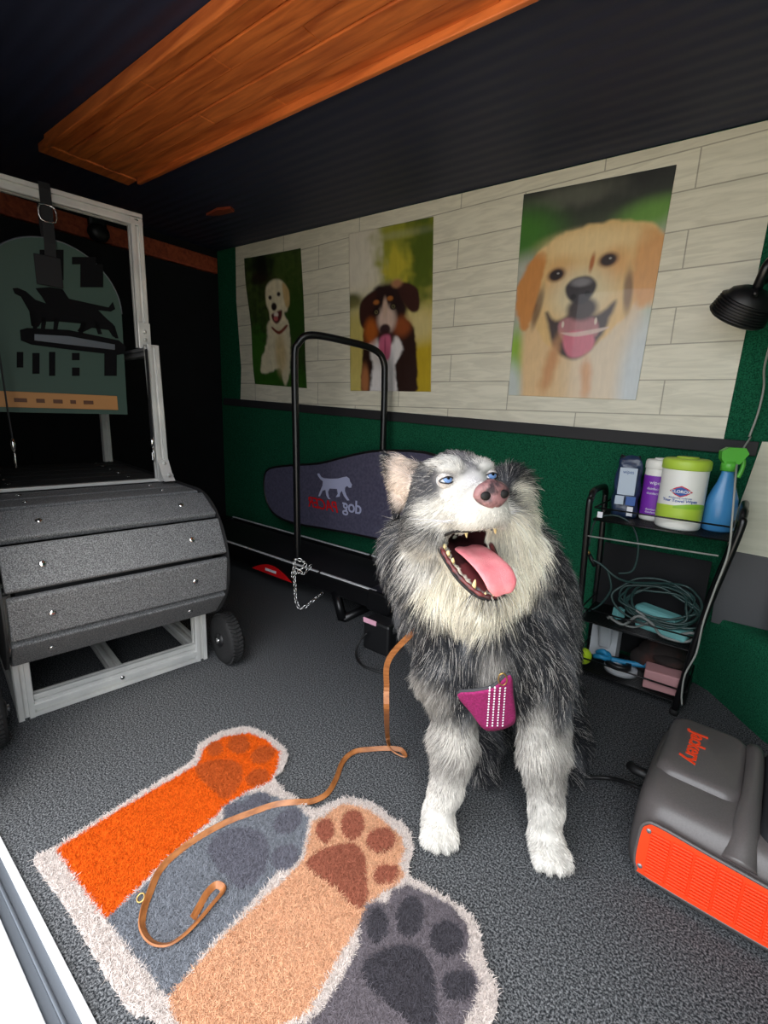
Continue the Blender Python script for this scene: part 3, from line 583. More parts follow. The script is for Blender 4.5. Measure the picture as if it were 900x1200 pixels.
# chain
ch = thing('chain', 'silver chain knotted round the foot of the black hoop', 'chain', fl(352, 680, .18))
base = Vector(ch.location)
ax = Vector((1, .0, 0))
path = [cp(x, y, d) for x, y, d in ((366, 660, 1.98), (356, 672, 1.96), (346, 665, 1.95), (343, 675, 1.94), (352, 668, 1.93), (358, 660, 1.93), (346, 656, 1.93), (345, 672, 1.93), (346, 690, 1.93), (347, 704, 1.93), (352, 713, 1.93), (362, 708, 1.94), (370, 701, 1.96), (377, 696, 2.0))]
dense = catmull(path, 12); acc = 0; lp = dense[0]; k = 0; b = MB()
for a, c in zip(dense[:-1], dense[1:]):
    acc += np.linalg.norm(c-a)
    if acc > .0155:
        acc = 0; t = Vector(c-a).normalized(); s = t.cross(Vector((0, 0, 1)) if abs(t.z) < .9 else Vector((1, 0, 0))).normalized(); w = t.cross(s) if k % 2 else s; k += 1; m_ = Vector(c)-base
        b.tube([m_+t*(.0105*math.cos(q))+w*(.0062*math.sin(q)) for q in np.linspace(0, 2*PI, 11)[:-1]], .0017, 5, True)
b.build('links', 'chrome', ch)

# ------------------------------------------------------------------ rolling cart
CXl, CXr, CYf, CYb = -.435, -.05, 1.8, 2.03
ct = thing('utility_cart', 'black three tier wire cart with looped handles against the green wall', 'cart', (-.24, 1.92, 0))
def K(x, y, z): return (x+.24, y-1.92, z)
for sx, spl in ((CXl, -.012), (CXr, .05)):
    b = MB(); xb = sx-(spl*.6); xt = sx+spl
    pts = [(xb, CYf, .0), (sx, CYf, .35), (xt, CYf, .67), (xt, CYf+.012, .715), (xt, CYf+.045, .74), (xt, CYb-.045, .74), (xt, CYb-.012, .715), (xt, CYb, .67), (sx, CYb, .35), (xb, CYb, .0)]
    b.tube([K(*p) for p in catmull(pts, 5)], .0115, 10)
    b.build('side_frame', 'black_metal', ct)
    for y in (CYf, CYb): f_ = MB(); f_.lathe([(.014, 0), (.015, .012), (.012, .02)], K(xb, y, 0), (0, 0, 1), 12); f_.build('rubber_foot', 'black_rubber', ct)
for i, z in enumerate((.64, .25, .05)):
    b = MB(); xa, xb = CXl+.008, CXr-.004+(.035 if i == 0 else 0)
    for dz in (0, .045):
        b.tube([K(xa, CYf, z+dz), K(xb, CYf, z+dz)], .003, 6); b.tube([K(xa, CYb, z+dz), K(xb, CYb, z+dz)], .003, 6)
        for x in (xa, xb): b.tube([K(x, CYf, z+dz), K(x, CYb, z+dz)], .003, 6)
    nb = 22
    for j in range(nb+1):
        y = CYf+(CYb-CYf)*j/nb; b.tube([K(xa, y, z), K(xb, y, z)], .0032 if i == 0 else .0018, 6)
    for x in np.linspace(xa+.05, xb-.05, 4): b.tube([K(x, CYf, z-.004), K(x, CYb, z-.004)], .0026, 5)
    b.build('wire_shelf', 'black_metal', ct)
    if i: b = MB(); b.box(K((xa+xb)/2, (CYf+CYb)/2, z-.008), (xb-xa-.01, CYb-CYf-.01, .003), .001); b.build('shelf_tray', 'black_plastic', ct)
b = MB(); b.box(K((CXl+CXr)/2, CYb-.004, .29), (CXr-CXl-.02, .003, .44), .001); b.build('dark_backing', 'wall_black', ct)  # thin dark sheet added to blacken the view behind the lower shelves
b = MB(); b.tube([K(CXl, CYf-.012, .578), K(CXr+.01, CYf-.012, .59)], .003, 6); b.build('hanger_wire', 'wire_grey', ct)
ZS = .6425
# wipes canisters
def canister(x, y, z, r, h, body, lid, rz, label, kind):
    t = thing('wipes_canister', label, 'canister', (x, y, z), rz)
    b = MB(); b.lathe([(r*.94, 0), (r, .006), (r, h*.1), (r, h*.84), (r*.98, h*.86)], (0, 0, 0), n=32); b.build('body', body, t)
    b = MB(); b.lathe([(r*1.03, h*.85), (r*1.05, h*.86), (r*1.05, h*.96), (r*1.0, h*.985), (r*.92, h)], (0, 0, 0), n=32); b.lathe([(r*.5, 0), (r*.46, .006)], (0, 0, h), n=20); b.build('lid', lid, t)
    def onc(ox, oz, k=1.0): 
        def f(v): a = -PI/2+(ox+v.x)/r; rr = r+.0014+max(v.z, 0)*k; return (rr*math.cos(a), rr*math.sin(a), oz+v.y)
        return f
    def patch(x0, x1, z0, z1, m, nm, off=.0008, arc=None):
        b = MB(); n = 20; vs = []
        for i in range(n+1):
            a = -PI/2+(x0+(x1-x0)*i/n)/r; zt_ = z1 if arc is None else z1+arc*math.sin(PI*i/n)
            vs += [((r+off)*math.cos(a), (r+off)*math.sin(a), z0), ((r+off)*math.cos(a), (r+off)*math.sin(a), zt_)]
        b.add(vs, [[2*i, 2*i+2, 2*i+3, 2*i+1] for i in range(n)], 0, True); return b.build(nm, m, t)
    return t, onc, patch
t, onc, patch = canister(-.262, 1.968, ZS, .047, .222, 'white_plastic', 'white_plastic', .25, 'white canister with purple label behind the lime lidded one', 'p')
patch(-.13, .13, .02, .165, 'purple_label', 'label_band'); b = MB()
for zz, s_ in ((.135, .018), (.115, .012), (.098, .012), (.04, .01), (.03, .01)): text_mesh(b, 'wipes' if zz > .12 else 'disinfecting', s_, onc(-.012, zz), 0)
b.build('lettering', 'white_print', t)
t, onc, patch = canister(-.176, 1.892, ZS, .069, .238, 'white_plastic', 'lime', .1, 'large white wipes canister with lime lid and lime label band', 'c')
patch(-.15, .15, .035, .072, 'lime', 'label_band', arc=.012); patch(-.02, .11, .075, .083, 'lime_dark', 'label_swoosh', .0012, arc=.01)
b = MB(); f = onc(-.004, .132)
b.add([f(Vector(p)) for p in [(-.034, 0, .0), (-.017, .012, 0), (0, .019, 0), (.017, .012, 0), (.034, 0, 0), (.017, -.012, 0), (0, -.019, 0), (-.017, -.012, 0)]], [[0, 7, 1], [1, 7, 2], [2, 7, 6], [2, 6, 3], [3, 6, 5], [3, 5, 4]]); b.build('logo_edge', 'logo_red', t)
f2 = onc(-.004, .132); b = MB(); b.add([(lambda p: (f2(Vector(p))[0]*1.01, f2(Vector(p))[1]*1.01, f2(Vector(p))[2]))(p) for p in [(-.027, 0, 0), (-.014, .0095, 0), (0, .015, 0), (.014, .0095, 0), (.027, 0, 0), (.014, -.0095, 0), (0, -.015, 0), (-.014, -.0095, 0)]], [[0, 7, 1], [1, 7, 2], [2, 7, 6], [2, 6, 3], [3, 6, 5], [3, 5, 4]]); b.build('logo_field', 'logo_blue', t)
b = MB(); text_mesh(b, 'CLOROX', .0135, lambda v: tuple(c_*k_ for c_, k_ in zip(onc(-.004, .1275)(v), (1.025, 1.025, 1))), 0, bold=.0003); b.build('lettering', 'white_print', t)
b = MB(); text_mesh(b, 'Your Towel Wipes', .0135, onc(-.004, .096), 0, bold=.0002); text_mesh(b, 'disinfecting multi-use', .008, onc(-.004, .108), 0); b.build('lettering', 'logo_blue', t)
# spray bottle
t = thing('spray_bottle', 'translucent blue spray bottle with green trigger head at right of cart top', 'bottle', (-.062, 1.935, ZS), .35); t.scale = (1.12, 1.12, 1.12)
b = MB(); b.lathe([(.034, 0), (.041, .006), (.041, .075), (.038, .1), (.03, .125), (.021, .15), (.0155, .175), (.0155, .19)], (0, 0, 0), n=28, sx=1.05, sy=.8); b.build('bottle_body', 'blue_bottle', t)
b = MB(); b.lathe([(.02, .183), (.021, .2), (.018, .212)], (0, 0, 0), n=18); b.prism([(-.022, .205), (.012, .2), (.026, .218), (.028, .24), (.012, .252), (-.03, .252), (-.04, .236)], (0, -.014, 0), (-1, 0, 0), (0, 0, 1), (0, .028, 0)); b.build('spray_head', 'green_trigger', t)
b = MB(); b.tube(catmull([(.024, 0, .235), (.034, 0, .215), (.034, 0, .19), (.028, 0, .165)], 5), [.006]*16, 8); b.build('trigger', 'green_trigger', t)
# dark refill pouch
t = thing('wipes_pouch', 'crumpled navy refill pouch with pale label at left of cart top', 'pouch', (-.358, 1.945, ZS), .12); t.scale = (1.0, 1.0, 1.18)
b = MB(); n = 12; m_ = 18; vs = []
for i in range(m_+1):
    z = .19*i/m_; k = 1-.25*(i/m_)**6; dp = .027*(1-(i/m_)**3)+.005
    for j in range(2*n):
        a = 2*PI*j/(2*n); w = .045*k; vs.append((w*math.copysign(abs(math.cos(a))**.6, math.cos(a))+.003*math.sin(z*90+a*2), dp*math.copysign(abs(math.sin(a))**.8, math.sin(a))+.003*math.sin(z*140+a*3), z+.006*math.sin(a*3)*(i == m_)))
N2 = 2*n; b.add(vs, [[i*N2+j, i*N2+(j+1) % N2, (i+1)*N2+(j+1) % N2, (i+1)*N2+j] for i in range(m_) for j in range(N2)]+[list(range(N2))[::-1], [m_*N2+j for j in range(N2)]], 0, True); b.build('pouch_body', 'bag_navy', t)
b = MB(); b.box((0, -.034, .115), (.058, .003, .085), .001); b.build('label', 'bag_label', t)
b = MB(); b.box((-.018, -.036, .055), (.03, .003, .028), .001); b.box((.02, -.036, .055), (.032, .003, .028), .001, mi=1); b.box((.022, -.037, .022), (.02, .003, .03), .001, mi=2); b.build('label_blocks', ['bag_label', 'bag_blue', 'white_print'], t)
b = MB(); text_mesh(b, 'wipes', .016, lambda v: (v.x, -.0362, .14+v.y), 0); b.build('lettering', 'bag_blue', t)
# small white tag on the shelf edge
b = MB(); b.box((-.405, CYf-.006, .662), (.018, .003, .022), .001); tag(b.build('price_tag', 'white_print'), 'tiny white tag clipped on the front left wire of the cart', 'tag')
# middle shelf: coiled cord, teal box
b = MB(); b.box((-.16, 1.88, .272), (.17, .09, .035), .012, Matrix.Rotation(-.2, 3, 'Z')); b.box((-.19, 1.95, .285), (.16, .07, .05), .015, Matrix.Rotation(-.35, 3, 'Z')); tag(b.build('teal_case', 'teal'), 'pale teal case under the coiled cable on the middle cart shelf', 'case')
b = MB(); pts = []
rg = random.Random(3)
for k in range(74):
    a = k*.62; rr = .088+.016*math.sin(k*.37)+rg.uniform(-.012, .012); u_ = rr*1.28*math.cos(a)+.012*math.sin(k*.2); v_ = rr*.80*math.sin(a); pts.append((-.192+u_, 1.895+v_*.75+.012*math.sin(k*.9), .352+v_*.72+.010*math.cos(k*.7)))
q0 = wl(693, 655, 1.83); pts += [(-.3, 1.85, .42), tuple(wl(705, 662, 1.83)), tuple(q0)]
b.tube(catmull(pts, 5), .0042, 7); cc_ = b.build('cable_coil', 'cord'); tag(cc_, 'dark green cable in a loose coil on the middle cart shelf', 'cable')
b = MB(); d_ = (Vector(wl(688, 645, 1.83))-Vector(q0)).normalized(); b.tube([Vector(q0)-d_*.03, Vector(q0)+d_*.02], .008, 10, mi=0); b.tube([Vector(q0)+d_*.02, Vector(q0)+d_*.034], .0075, 10, mi=1); b.build('plug', ['cord_black', 'brass'], cc_)
b = MB(); b.tube(catmull([wl(x, y, 1.86) for x, y in ((690, 640), (698, 610), (720, 604), (740, 615), (748, 640), (742, 668), (725, 672))], 6), .0036, 7); b.tube(catmull([wl(x, y, 1.84) for x, y in ((712, 668), (716, 690), (704, 708), (690, 716))], 6), .0036, 7); b.build('loose_loop', 'cord', cc_)
b = MB(); b.tube(catmull([wl(x, y, 1.83) for x, y in ((713, 722), (730, 732), (748, 722), (765, 732), (775, 745), (800, 752), (815, 748), (812, 742), (795, 744))], 6), .005, 8)
b.tube(catmull([wl(x, y, 1.84) for x, y in ((722, 728), (742, 735), (760, 728), (745, 715))], 6), .004, 8); b.tube([wl(712, 724, 1.83), wl(718, 722, 1.83)], .006, 8); tag(b.build('power_lead', 'cord_grey'), 'thin grey power lead along the front of the middle cart shelf', 'cable')
b = MB(); b.lathe([(.02, 0), (.022, .01), (.02, .04)], (-.315, 1.9, .2535), n=4, smooth=False); tag(b.build('power_adapter', 'teal'), 'small pale teal adapter left of the cable coil on the cart', 'adapter')
# bottom shelf
zb_ = .0535
b = MB(); b.ell((-.405, 1.835, zb_+.033), (.032, .03, .033)); tag(b.build('tennis_ball', 'tennis'), 'yellow green ball at the left of the bottom cart shelf', 'ball')
def ring(c, r1, r2, w, h): 
    pr = [(r1, 0), (r2, 0), (r2, h), (r1, h)]; b = MB(); n = 32; vs = [(c[0]+r*math.cos(2*PI*j/n), c[1]+r*.85*math.sin(2*PI*j/n), c[2]+z) for r, z in pr for j in range(n)]
    b.add(vs, [[i*n+j, i*n+(j+1) % n, ((i+1) % 4)*n+(j+1) % n, ((i+1) % 4)*n+j] for i in range(4) for j in range(n)], 0, True); return b
o = ring((-.275, 1.875, zb_), .036, .058, 0, .02).build('pet_collar', 'white_cloth'); tag(o, 'white ring shaped collar on the bottom cart shelf', 'collar')
b = ring((-.285, 1.87, zb_+.021), .028, .046, 0, .018); tag(b.build('cup_ring', 'black_plastic'), 'black ring lying on the white collar, bottom cart shelf', 'ring')
b = MB(); b.ell((-.29, 1.87, zb_+.018), (.026, .022, .014)); tag(b.build('sponge', 'white_cloth'), 'pale round pad inside the black ring, bottom cart shelf', 'pad')
b = MB(); b.prism([(-.05, -.02), (.05, -.03), (.055, .02), (.03, .035), (-.04, .03)], (-.36, 1.965, zb_), (1, 0, 0), (0, 1, 0), (0, 0, .13)); b.box((-.355, 1.93, zb_+.1), (.05, .02, .12), .01, Matrix.Rotation(.3, 3, 'X')); tag(b.build('folded_towel', 'white_cloth'), 'pale grey cloth standing at the back left of the bottom cart shelf', 'cloth')
b = MB(); b.tube(catmull([(-.37, 1.87, zb_+.03), (-.345, 1.85, zb_+.045), (-.32, 1.865, zb_+.04), (-.33, 1.885, zb_+.05), (-.365, 1.89, zb_+.04), (-.34, 1.87, zb_+.06), (-.31, 1.88, zb_+.035), (-.21, 1.9, zb_+.04), (-.19, 1.89, zb_+.05)], 6), .010, 8); tag(b.build('blue_ribbon', 'blue_toy'), 'knotted bright blue strap behind the white collar, bottom cart shelf', 'strap')
b = MB(); b.box((-.135, 1.855, zb_+.035), (.115, .075, .07), .004, Matrix.Rotation(.1, 3, 'Z')); o = b.build('cardboard_box', 'pink_box'); tag(o, 'small dusty pink box at the right of the bottom cart shelf', 'box')
b = MB(); b.ell((-.155, 1.95, zb_+.075), (.085, .055, .075)); b.ell((-.2, 1.94, zb_+.05), (.06, .05, .05)); b.ell((-.125, 1.9, zb_+.088), (.055, .035, .018)); tag(b.build('dark_bundle', 'dark_cloth'), 'dark brown bundle heaped behind the pink box, bottom cart shelf', 'bundle')

# hanging cord down the cart's right side, lamp and its wire
b = MB(); cy = 1.775
b.tube(catmull([wl(880, 512, 2.07), wl(866, 535, 1.98), wl(862, 560, 1.86), wl(858, 610, cy), wl(853, 650, cy), wl(838, 690, cy), wl(824, 730, cy), wl(816, 765, cy), wl(803, 790, cy), wl(799, 812, cy), wl(799, 826, cy)], 6), .003, 8)
tag(b.build('hanging_cable', 'wire_grey'), 'thin grey cord hanging down the right side of the cart', 'cord')
b = MB(); b.tube(catmull([wl(905, 395, 1.9), wl(896, 430, 2.0), wl(895, 455, 2.06), wl(888, 485, 2.07), wl(878, 512, 2.07)], 6), .0035, 8); tag(b.build('lamp_wire', 'wire_grey'), 'thin pale wire running down from the black lamp on the green wall', 'wire')
lc = cp(874, 356, 1.45); lp_ = thing('clip_lamp', 'black ribbed clip lamp at the right edge against the wall panel', 'lamp', lc)
ad = Vector(cp(850, 392, 1.56)-cp(892, 335, 1.44)).normalized()
b = MB(); b.lathe([(.03, -.045), (.052, -.03), (.06, -.01), (.066, .02), (.07, .045), (.064, .05), (.058, .044)], (0, 0, 0), ad, 28, sx=1.0, sy=1.15)
for k in range(7): b.lathe([(.064+.001*k, 0), (.068+.001*k, .003), (.064+.001*k, .006)], Vector((0, 0, 0))+ad*(-.012+.008*k), ad, 28, sy=1.15)
b.build('lamp_shade', 'black_plastic', lp_)
b = MB(); b.lathe([(.052, .0), (.05, .004)], ad*.044, ad, 24, sy=1.12); b.build('lens', 'alu_dark', lp_)
b = MB(); a0 = -ad*.045; b.tube(catmull([a0, a0-ad*.05+Vector((0, 0, .03)), Vector(cp(915, 330, 1.5)-lc), Vector(cp(940, 320, 1.55)-lc)], 5), .014, 10); b.tube([Vector(cp(885, 345, 1.38)-lc), Vector(cp(885, 335, 1.45)-lc), Vector(cp(915, 322, 1.5)-lc)], .009, 8); b.build('arm', 'black_metal', lp_)
# dark case in front of grey panel at the right edge
b = MB(); q = wl(915, 740, 1.98); b.box((q[0]+.045, 1.985, .29+.11), (.15, .14, .22), .03, seg=4); tag(b.build('plastic_case', 'jk_grey'), 'dark grey rounded case at the right edge on the green wheel arch', 'case')

# ------------------------------------------------------------------ power station
pw = thing('power_station', 'grey and orange portable power station on the carpet in front of the cart', 'power station', (.06, 1.2, 0), -.03)
W, Dp, Hh = .33, .36, .2     # local x -.15..+.18
x0, x1, y0, y1 = -.15, .19, -.165, .25
b = MB(); nu = 44; ex_ = 5.
rows = [(0, .965), (.012, 1.0), (.05, 1.0), (.12, .985), (.155, .965), (.175, .93), (.188, .87), (.195, .8)]
vs = []
for z, k in rows:
    for j in range(nu):
        a = 2*PI*j/nu; cx_ = math.copysign(abs(math.cos(a))**(2/ex_), math.cos(a)); sy_ = math.copysign(abs(math.sin(a))**(2/ex_), math.sin(a))
        vs.append(((x0+x1)/2+cx_*(x1-x0)/2*k, (y0+y1)/2+sy_*(y1-y0)/2*k+(.0 if z < .1 else (z-.1)*.12), z+(.008 if z < .001 else 0)))
fs = [[i*nu+j, i*nu+(j+1) % nu, (i+1)*nu+(j+1) % nu, (i+1)*nu+j] for i in range(len(rows)-1) for j in range(nu)]+[list(range(nu))[::-1], [(len(rows)-1)*nu+j for j in range(nu)]]
b.add(vs, fs, 0, True); body = b.build('body', 'jk_grey', pw)
# raised lid area with rounded sweep
def rrect(x0, x1, y0, y1, r, n=6):
    P = []
    for cx_, cy_, a0 in ((x1-r, y1-r, 0), (x0+r, y1-r, PI/2), (x0+r, y0+r, PI), (x1-r, y0+r, 1.5*PI)):
        for i in range(n+1): a = a0+PI/2*i/n; P.append((cx_+r*math.cos(a), cy_+r*math.sin(a)))
    return P
def loft(mb, rings, mi=0):
    n = len(rings[0]); vs = [p for r_ in rings for p in r_]; k = len(rings)
    mb.add(vs, [[i*n+j, i*n+(j+1) % n, (i+1)*n+(j+1) % n, (i+1)*n+j] for i in range(k-1) for j in range(n)]+[[(k-1)*n+j for j in range(n)]], mi, True)
b = MB(); rings = []
for z, g in ((.188, .0), (.2, .004), (.208, .012), (.212, .022)):
    rings.append([(x, y, z) for x, y in rrect(-.130+g, .044-g, -.035+g, .235-g, .04-g*.6)])
loft(b, rings); b.build('top_plateau', 'jk_grey', pw)
b = MB(); rings = []
for z, g in ((.186, .0), (.202, .004), (.214, .012), (.219, .024)):
    rings.append([(x, y, z) for x, y in rrect(.066+g, .2-g, -.12+g, .23-g, .05-g*.6)])
loft(b, rings); b.build('handle_recess', 'jk_dark', pw)
b = MB(); b.tube(catmull([(.048, -.15, .150), (.05, -.10, .186), (.053, .0, .207), (.054, .12, .208), (.052, .2, .2), (.05, .24, .16)], 6), [.03-.012*min(1, i_/12) for i_ in range(31)], 14); b.build('handle', 'jk_grey', pw)
b = MB(); text_mesh(b, 'Jackery', .058, lambda v: (-.056+v.y*.85-.022, .165-v.x*.88, .2125+v.z), 0, 'LEFT', .0008, .0011, spacing=.96); b.build('lettering', 'jk_orange', pw)
# orange vent on the face towards the camera
fy = -.163
def vent_top(x): t = (x+.125)/.29; return .158-.02*t*t*0-.004*math.sin(t*6)*0
vp_ = [(-.112, .036), (-.09, .026), (.15, .026), (.168, .038), (.168, .125), (.15, .142), (.0, .152), (-.09, .158), (-.110, .15), (-.118, .13), (-.120, .06)]
vp_ = catmull([(p[0], p[1]) for p in vp_], 3, True)
b = MB(); b.prism([tuple(p) for p in vp_], (0, fy+.006, 0), (1, 0, 0), (0, 0, 1), (0, -.012, 0)); vent = b.build('vent_panel', 'jk_orange', pw)
b = MB()
for c_ in range(6):
    for r_ in range(14):
        x = -.082+.0405*c_; z = .036+.0078*r_+.002*(c_ % 2)
        b.box((x, fy-.007, z+.003-.012*max(0,x)/.17*(r_/14)), (.036, .009, .0042), .001)
b.build('vent_ribs', 'jk_orange', vent)
for x, z in ((-.105, .14), (-.11, .045), (.15, .12), (.145, .038)):
    b = MB(); b.lathe([(.0055, 0), (.005, .0015)], (x, fy-.006, z), (0, -1, 0), 12); b.build('screw', 'alu_dark', vent)
o_ = MB(); o_.tube([(p[0], fy-.003, p[1]) for p in [(q[0]*1.02, (q[1]-.09)*1.04+.09) for q in vp_]], .004, 6, True); o_.build('vent_surround', 'jk_grey', pw)
q = fl(735, 915, .075); b = MB()
b.tube([fl(768, 913, .09), fl(744, 902, .085), fl(738, 896, .085)], .013, 10); b.tube(catmull([fl(770, 925, .06), fl(752, 924, .055), fl(735, 917, .045), fl(715, 912, .015), fl(690, 911, .007), fl(672, 913, .006), fl(655, 910, .006)], 6), [.012]*7+[.0055]*30, 8)
tag(b.build('charging_cable', 'cord_black'), 'black cable plugged into the left side of the power station', 'cable')
b = MB(); b.tube(catmull([fl(684, 838, .006), fl(688, 850, .006), fl(686, 865, .006), fl(690, 880, .006), fl(683, 888, .006), fl(670, 892, .006)], 6), .005, 8); tag(b.build('floor_cable', 'cord_black'), 'short run of black cable on carpet between dog and cart', 'cable')

# ------------------------------------------------------------------ paw rug
def FP(pts): return [tuple(fl(x, y)[:2]) for x, y in pts]
A = [fl(65, 1000)[:2], fl(125, 1083)[:2], fl(197, 1175)[:2]]
base_d = (fl(150, 1185)[:2]-fl(40, 1012)[:2])
OUT = [(40, 1012), (52, 1003), (66, 997), (130, 955), (200, 912), (226, 895), (236, 872), (262, 861), (290, 856), (312, 864), (328, 876), (337, 888), (331, 906), (322, 915), (330, 928), (345, 938), (362, 951), (378, 950), (396, 942), (412, 939), (440, 947), (458, 962), (475, 972), (483, 988), (483, 1005), (478, 1022), (482, 1034), (500, 1043), (520, 1055), (545, 1072), (558, 1088), (564, 1108), (567, 1128), (577, 1150), (583, 1175), (578, 1200), (560, 1225)]
out = FP(OUT)
p_end = np.array([-.33, .29]); out += [(-.235, .50), (-.25, .40), (-.255, .262), (-.45, .255), (-.62, .243)] + FP([(152, 1190), (120, 1140), (80, 1072), (50, 1030)])
out = np.array([p[:2] for p in catmull(out, 4, True)])
def insd(P, poly):
    d = np.full(len(P), 1e9); ins = np.zeros(len(P), bool)
    for i in range(len(poly)):
        a = poly[i-1]; c = poly[i]; e = c-a; t = np.clip(((P-a)@e)/(e@e+1e-12), 0, 1); d = np.minimum(d, np.linalg.norm(P-a-t[:, None]*e, axis=1))
        if abs(e[1]) > 1e-12: ins ^= ((a[1] > P[:, 1]) != (c[1] > P[:, 1])) & (P[:, 0] < a[0]+(P[:, 1]-a[1])*e[0]/e[1])
    return np.where(ins, d, -d)
BOT1, BOT2 = (-.42, .29), (-.28, .3)
def rp(px, extra=()): return np.array([p[:2] for p in catmull(FP(px)+list(extra), 3, True)])
def rpl(px, extra=()): return np.array(FP(px)+list(extra))
WH = (198, 188, 183)
REG = []
REG.append((rpl([(66, 1001), (130, 960), (200, 919), (232, 900), (240, 880), (262, 868), (290, 863), (312, 871), (328, 886), (326, 903), (316, 922), (290, 932), (262, 950), (255, 960), (190, 1018), (125, 1084)]), (208, 90, 22)))
REG.append((rpl([(125, 1083), (160, 1052), (200, 1015), (262, 965), (262, 950), (285, 938), (305, 932), (328, 940), (352, 952), (362, 965), (358, 985), (354, 1005), (346, 1020), (325, 1028), (280, 1080), (245, 1115), (197, 1176)]), (116, 120, 128)))
REG.append((rpl([(197, 1176), (232, 1135), (262, 1103), (330, 1040), (356, 1012), (362, 985), (366, 968), (380, 962), (394, 950), (410, 947), (436, 956), (455, 972), (470, 985), (474, 1002), (468, 1020), (474, 1032), (466, 1042), (447, 1052), (428, 1068), (424, 1085), (395, 1130), (362, 1192)], [(-.50, .272), (-.585, .262)]), (200, 154, 122)))
REG.append((rpl([(372, 1196), (400, 1155), (420, 1115), (421, 1090), (428, 1068), (440, 1060), (452, 1066), (460, 1048), (478, 1043), (500, 1052), (530, 1068), (548, 1090), (549, 1115), (545, 1130), (556, 1142), (562, 1160), (556, 1185), (545, 1197), (542, 1215)], [(-.27, .46), (-.28, .30), (-.47, .28)]), (104, 98, 104)))
def pad(cx_, cy_, rx, ry, ang=0.): return rp([(cx_+rx*math.cos(t)*math.cos(ang)-ry*math.sin(t)*math.sin(ang), cy_+rx*math.cos(t)*math.sin(ang)+ry*math.sin(t)*math.cos(ang)) for t in np.linspace(0, 2*PI, 13)[:-1]])
for pxs, c_ in (([(228, 905), (243, 897), (270, 895), (284, 905), (281, 925), (265, 942), (250, 932), (235, 918)], (176, 82, 36)),):
    REG.append((rp(pxs), c_))
for a in ((252, 882, 9, 9), (280, 877, 13, 11), (308, 889, 15, 10, -.4), (302, 916, 14, 10, -.4)): REG.append((pad(*a), (176, 82, 36)))
REG.append((rp([(243, 1000), (267, 977), (307, 980), (315, 1015), (290, 1048), (265, 1035)]), (98, 98, 108)))
for a in ((276, 955, 15, 9, -.2), (302, 944, 17, 8, -.3), (337, 968, 19, 13, -.7), (334, 1010, 18, 14, -.6)): REG.append((pad(*a), (100, 100, 110)))
REG.append((rp([(358, 1018), (373, 1003), (400, 994), (417, 995), (428, 1010), (430, 1040), (431, 1057), (422, 1070), (413, 1067), (393, 1047), (373, 1033)]), (146, 88, 70)))
for a in ((381, 979, 11, 15, .1), (413, 972, 14, 18, .1), (446, 990, 18, 15, -.4), (452, 1030, 16, 12, -.3)): REG.append((pad(*a), (150, 90, 72)))
REG.append((rp([(425, 1137), (440, 1123), (470, 1113), (490, 1117), (503, 1133), (510, 1163), (513, 1200), (505, 1222), (480, 1205), (447, 1177), (427, 1157)]), (66, 64, 70)))
for a in ((442, 1090, 13, 22, 0), (480, 1080, 16, 25, .1), (523, 1106, 20, 22, -.3), (537, 1161, 20, 18, -.3)): REG.append((pad(*a), (68, 66, 72)))
def rug_col(P):
    c_ = np.zeros((len(P), 3)); c_[:] = s2l(WH); jit = np.stack([vnoise(P, 230, 1), vnoise(P, 210, 5)], 1)*.0016
    for poly, col in REG:
        m_ = sstep(insd(P+jit, poly), -.0012, .0012)[:, None]; c_ = c_*(1-m_)+s2l(col)*m_
    return c_
step = .0035; gx = np.arange(-1.16, -.15, step); gy = np.arange(.16, .86, step); GX, GY = np.meshgrid(gx, gy); PP = np.stack([GX.ravel(), GY.ravel()], 1)
sd = insd(PP, out)+.0015*vnoise(PP, 120, 2); cols = rug_col(PP); keep = (sd > 0).reshape(GX.shape); idx = np.arange(GX.size).reshape(GX.shape)
k4 = keep[:-1, :-1] & keep[1:, :-1] & keep[1:, 1:] & keep[:-1, 1:]
Fc = np.stack([idx[:-1, :-1][k4], idx[:-1, 1:][k4], idx[1:, 1:][k4], idx[1:, :-1][k4]], 1)
used = np.unique(Fc); remap = np.full(GX.size, -1); remap[used] = np.arange(len(used))
hz = .010+.0012*vnoise(PP, 160, 4); V = np.column_stack([PP, hz])[used]
rug = thing('paw_rug', 'shaped rug of four cat paws in orange, grey, tan and charcoal on carpet', 'rug', (-.7, .5, 0))
ro = colour_mesh('rug_body', V-np.array([-.7, .5, 0]), remap[Fc], cols[used], 'rug_base', rug, True); md = ro.modifiers.new('s', 'SOLIDIFY'); md.thickness = .009; md.offset = -1
NP = 90000; q = RNG.uniform([-1.16, .16], [-.15, .86], (NP*2, 2)); sdq = insd(q, out); q = q[sdq > -.0]; sdq = sdq[sdq > -.0]
cq = rug_col(q)*RNG.uniform(.72, 1.3, (len(q), 1)); lean = RNG.normal(0, .0028, (len(q), 2)); edge = (sdq < .008)
lenz = RNG.uniform(.004, .009, len(q)); r0 = np.column_stack([q, np.full(len(q), .0085)])-np.array([-.7, .5, 0]); PPc = np.stack([r0, r0+np.column_stack([lean*.5, lenz*.6]), r0+np.column_stack([lean*1.6, lenz])], 1)
po = hair('pile', PPc, np.clip(cq, 0, 1), np.full(len(q), .0009), 'pile', rug); po['kind'] = 'stuff'

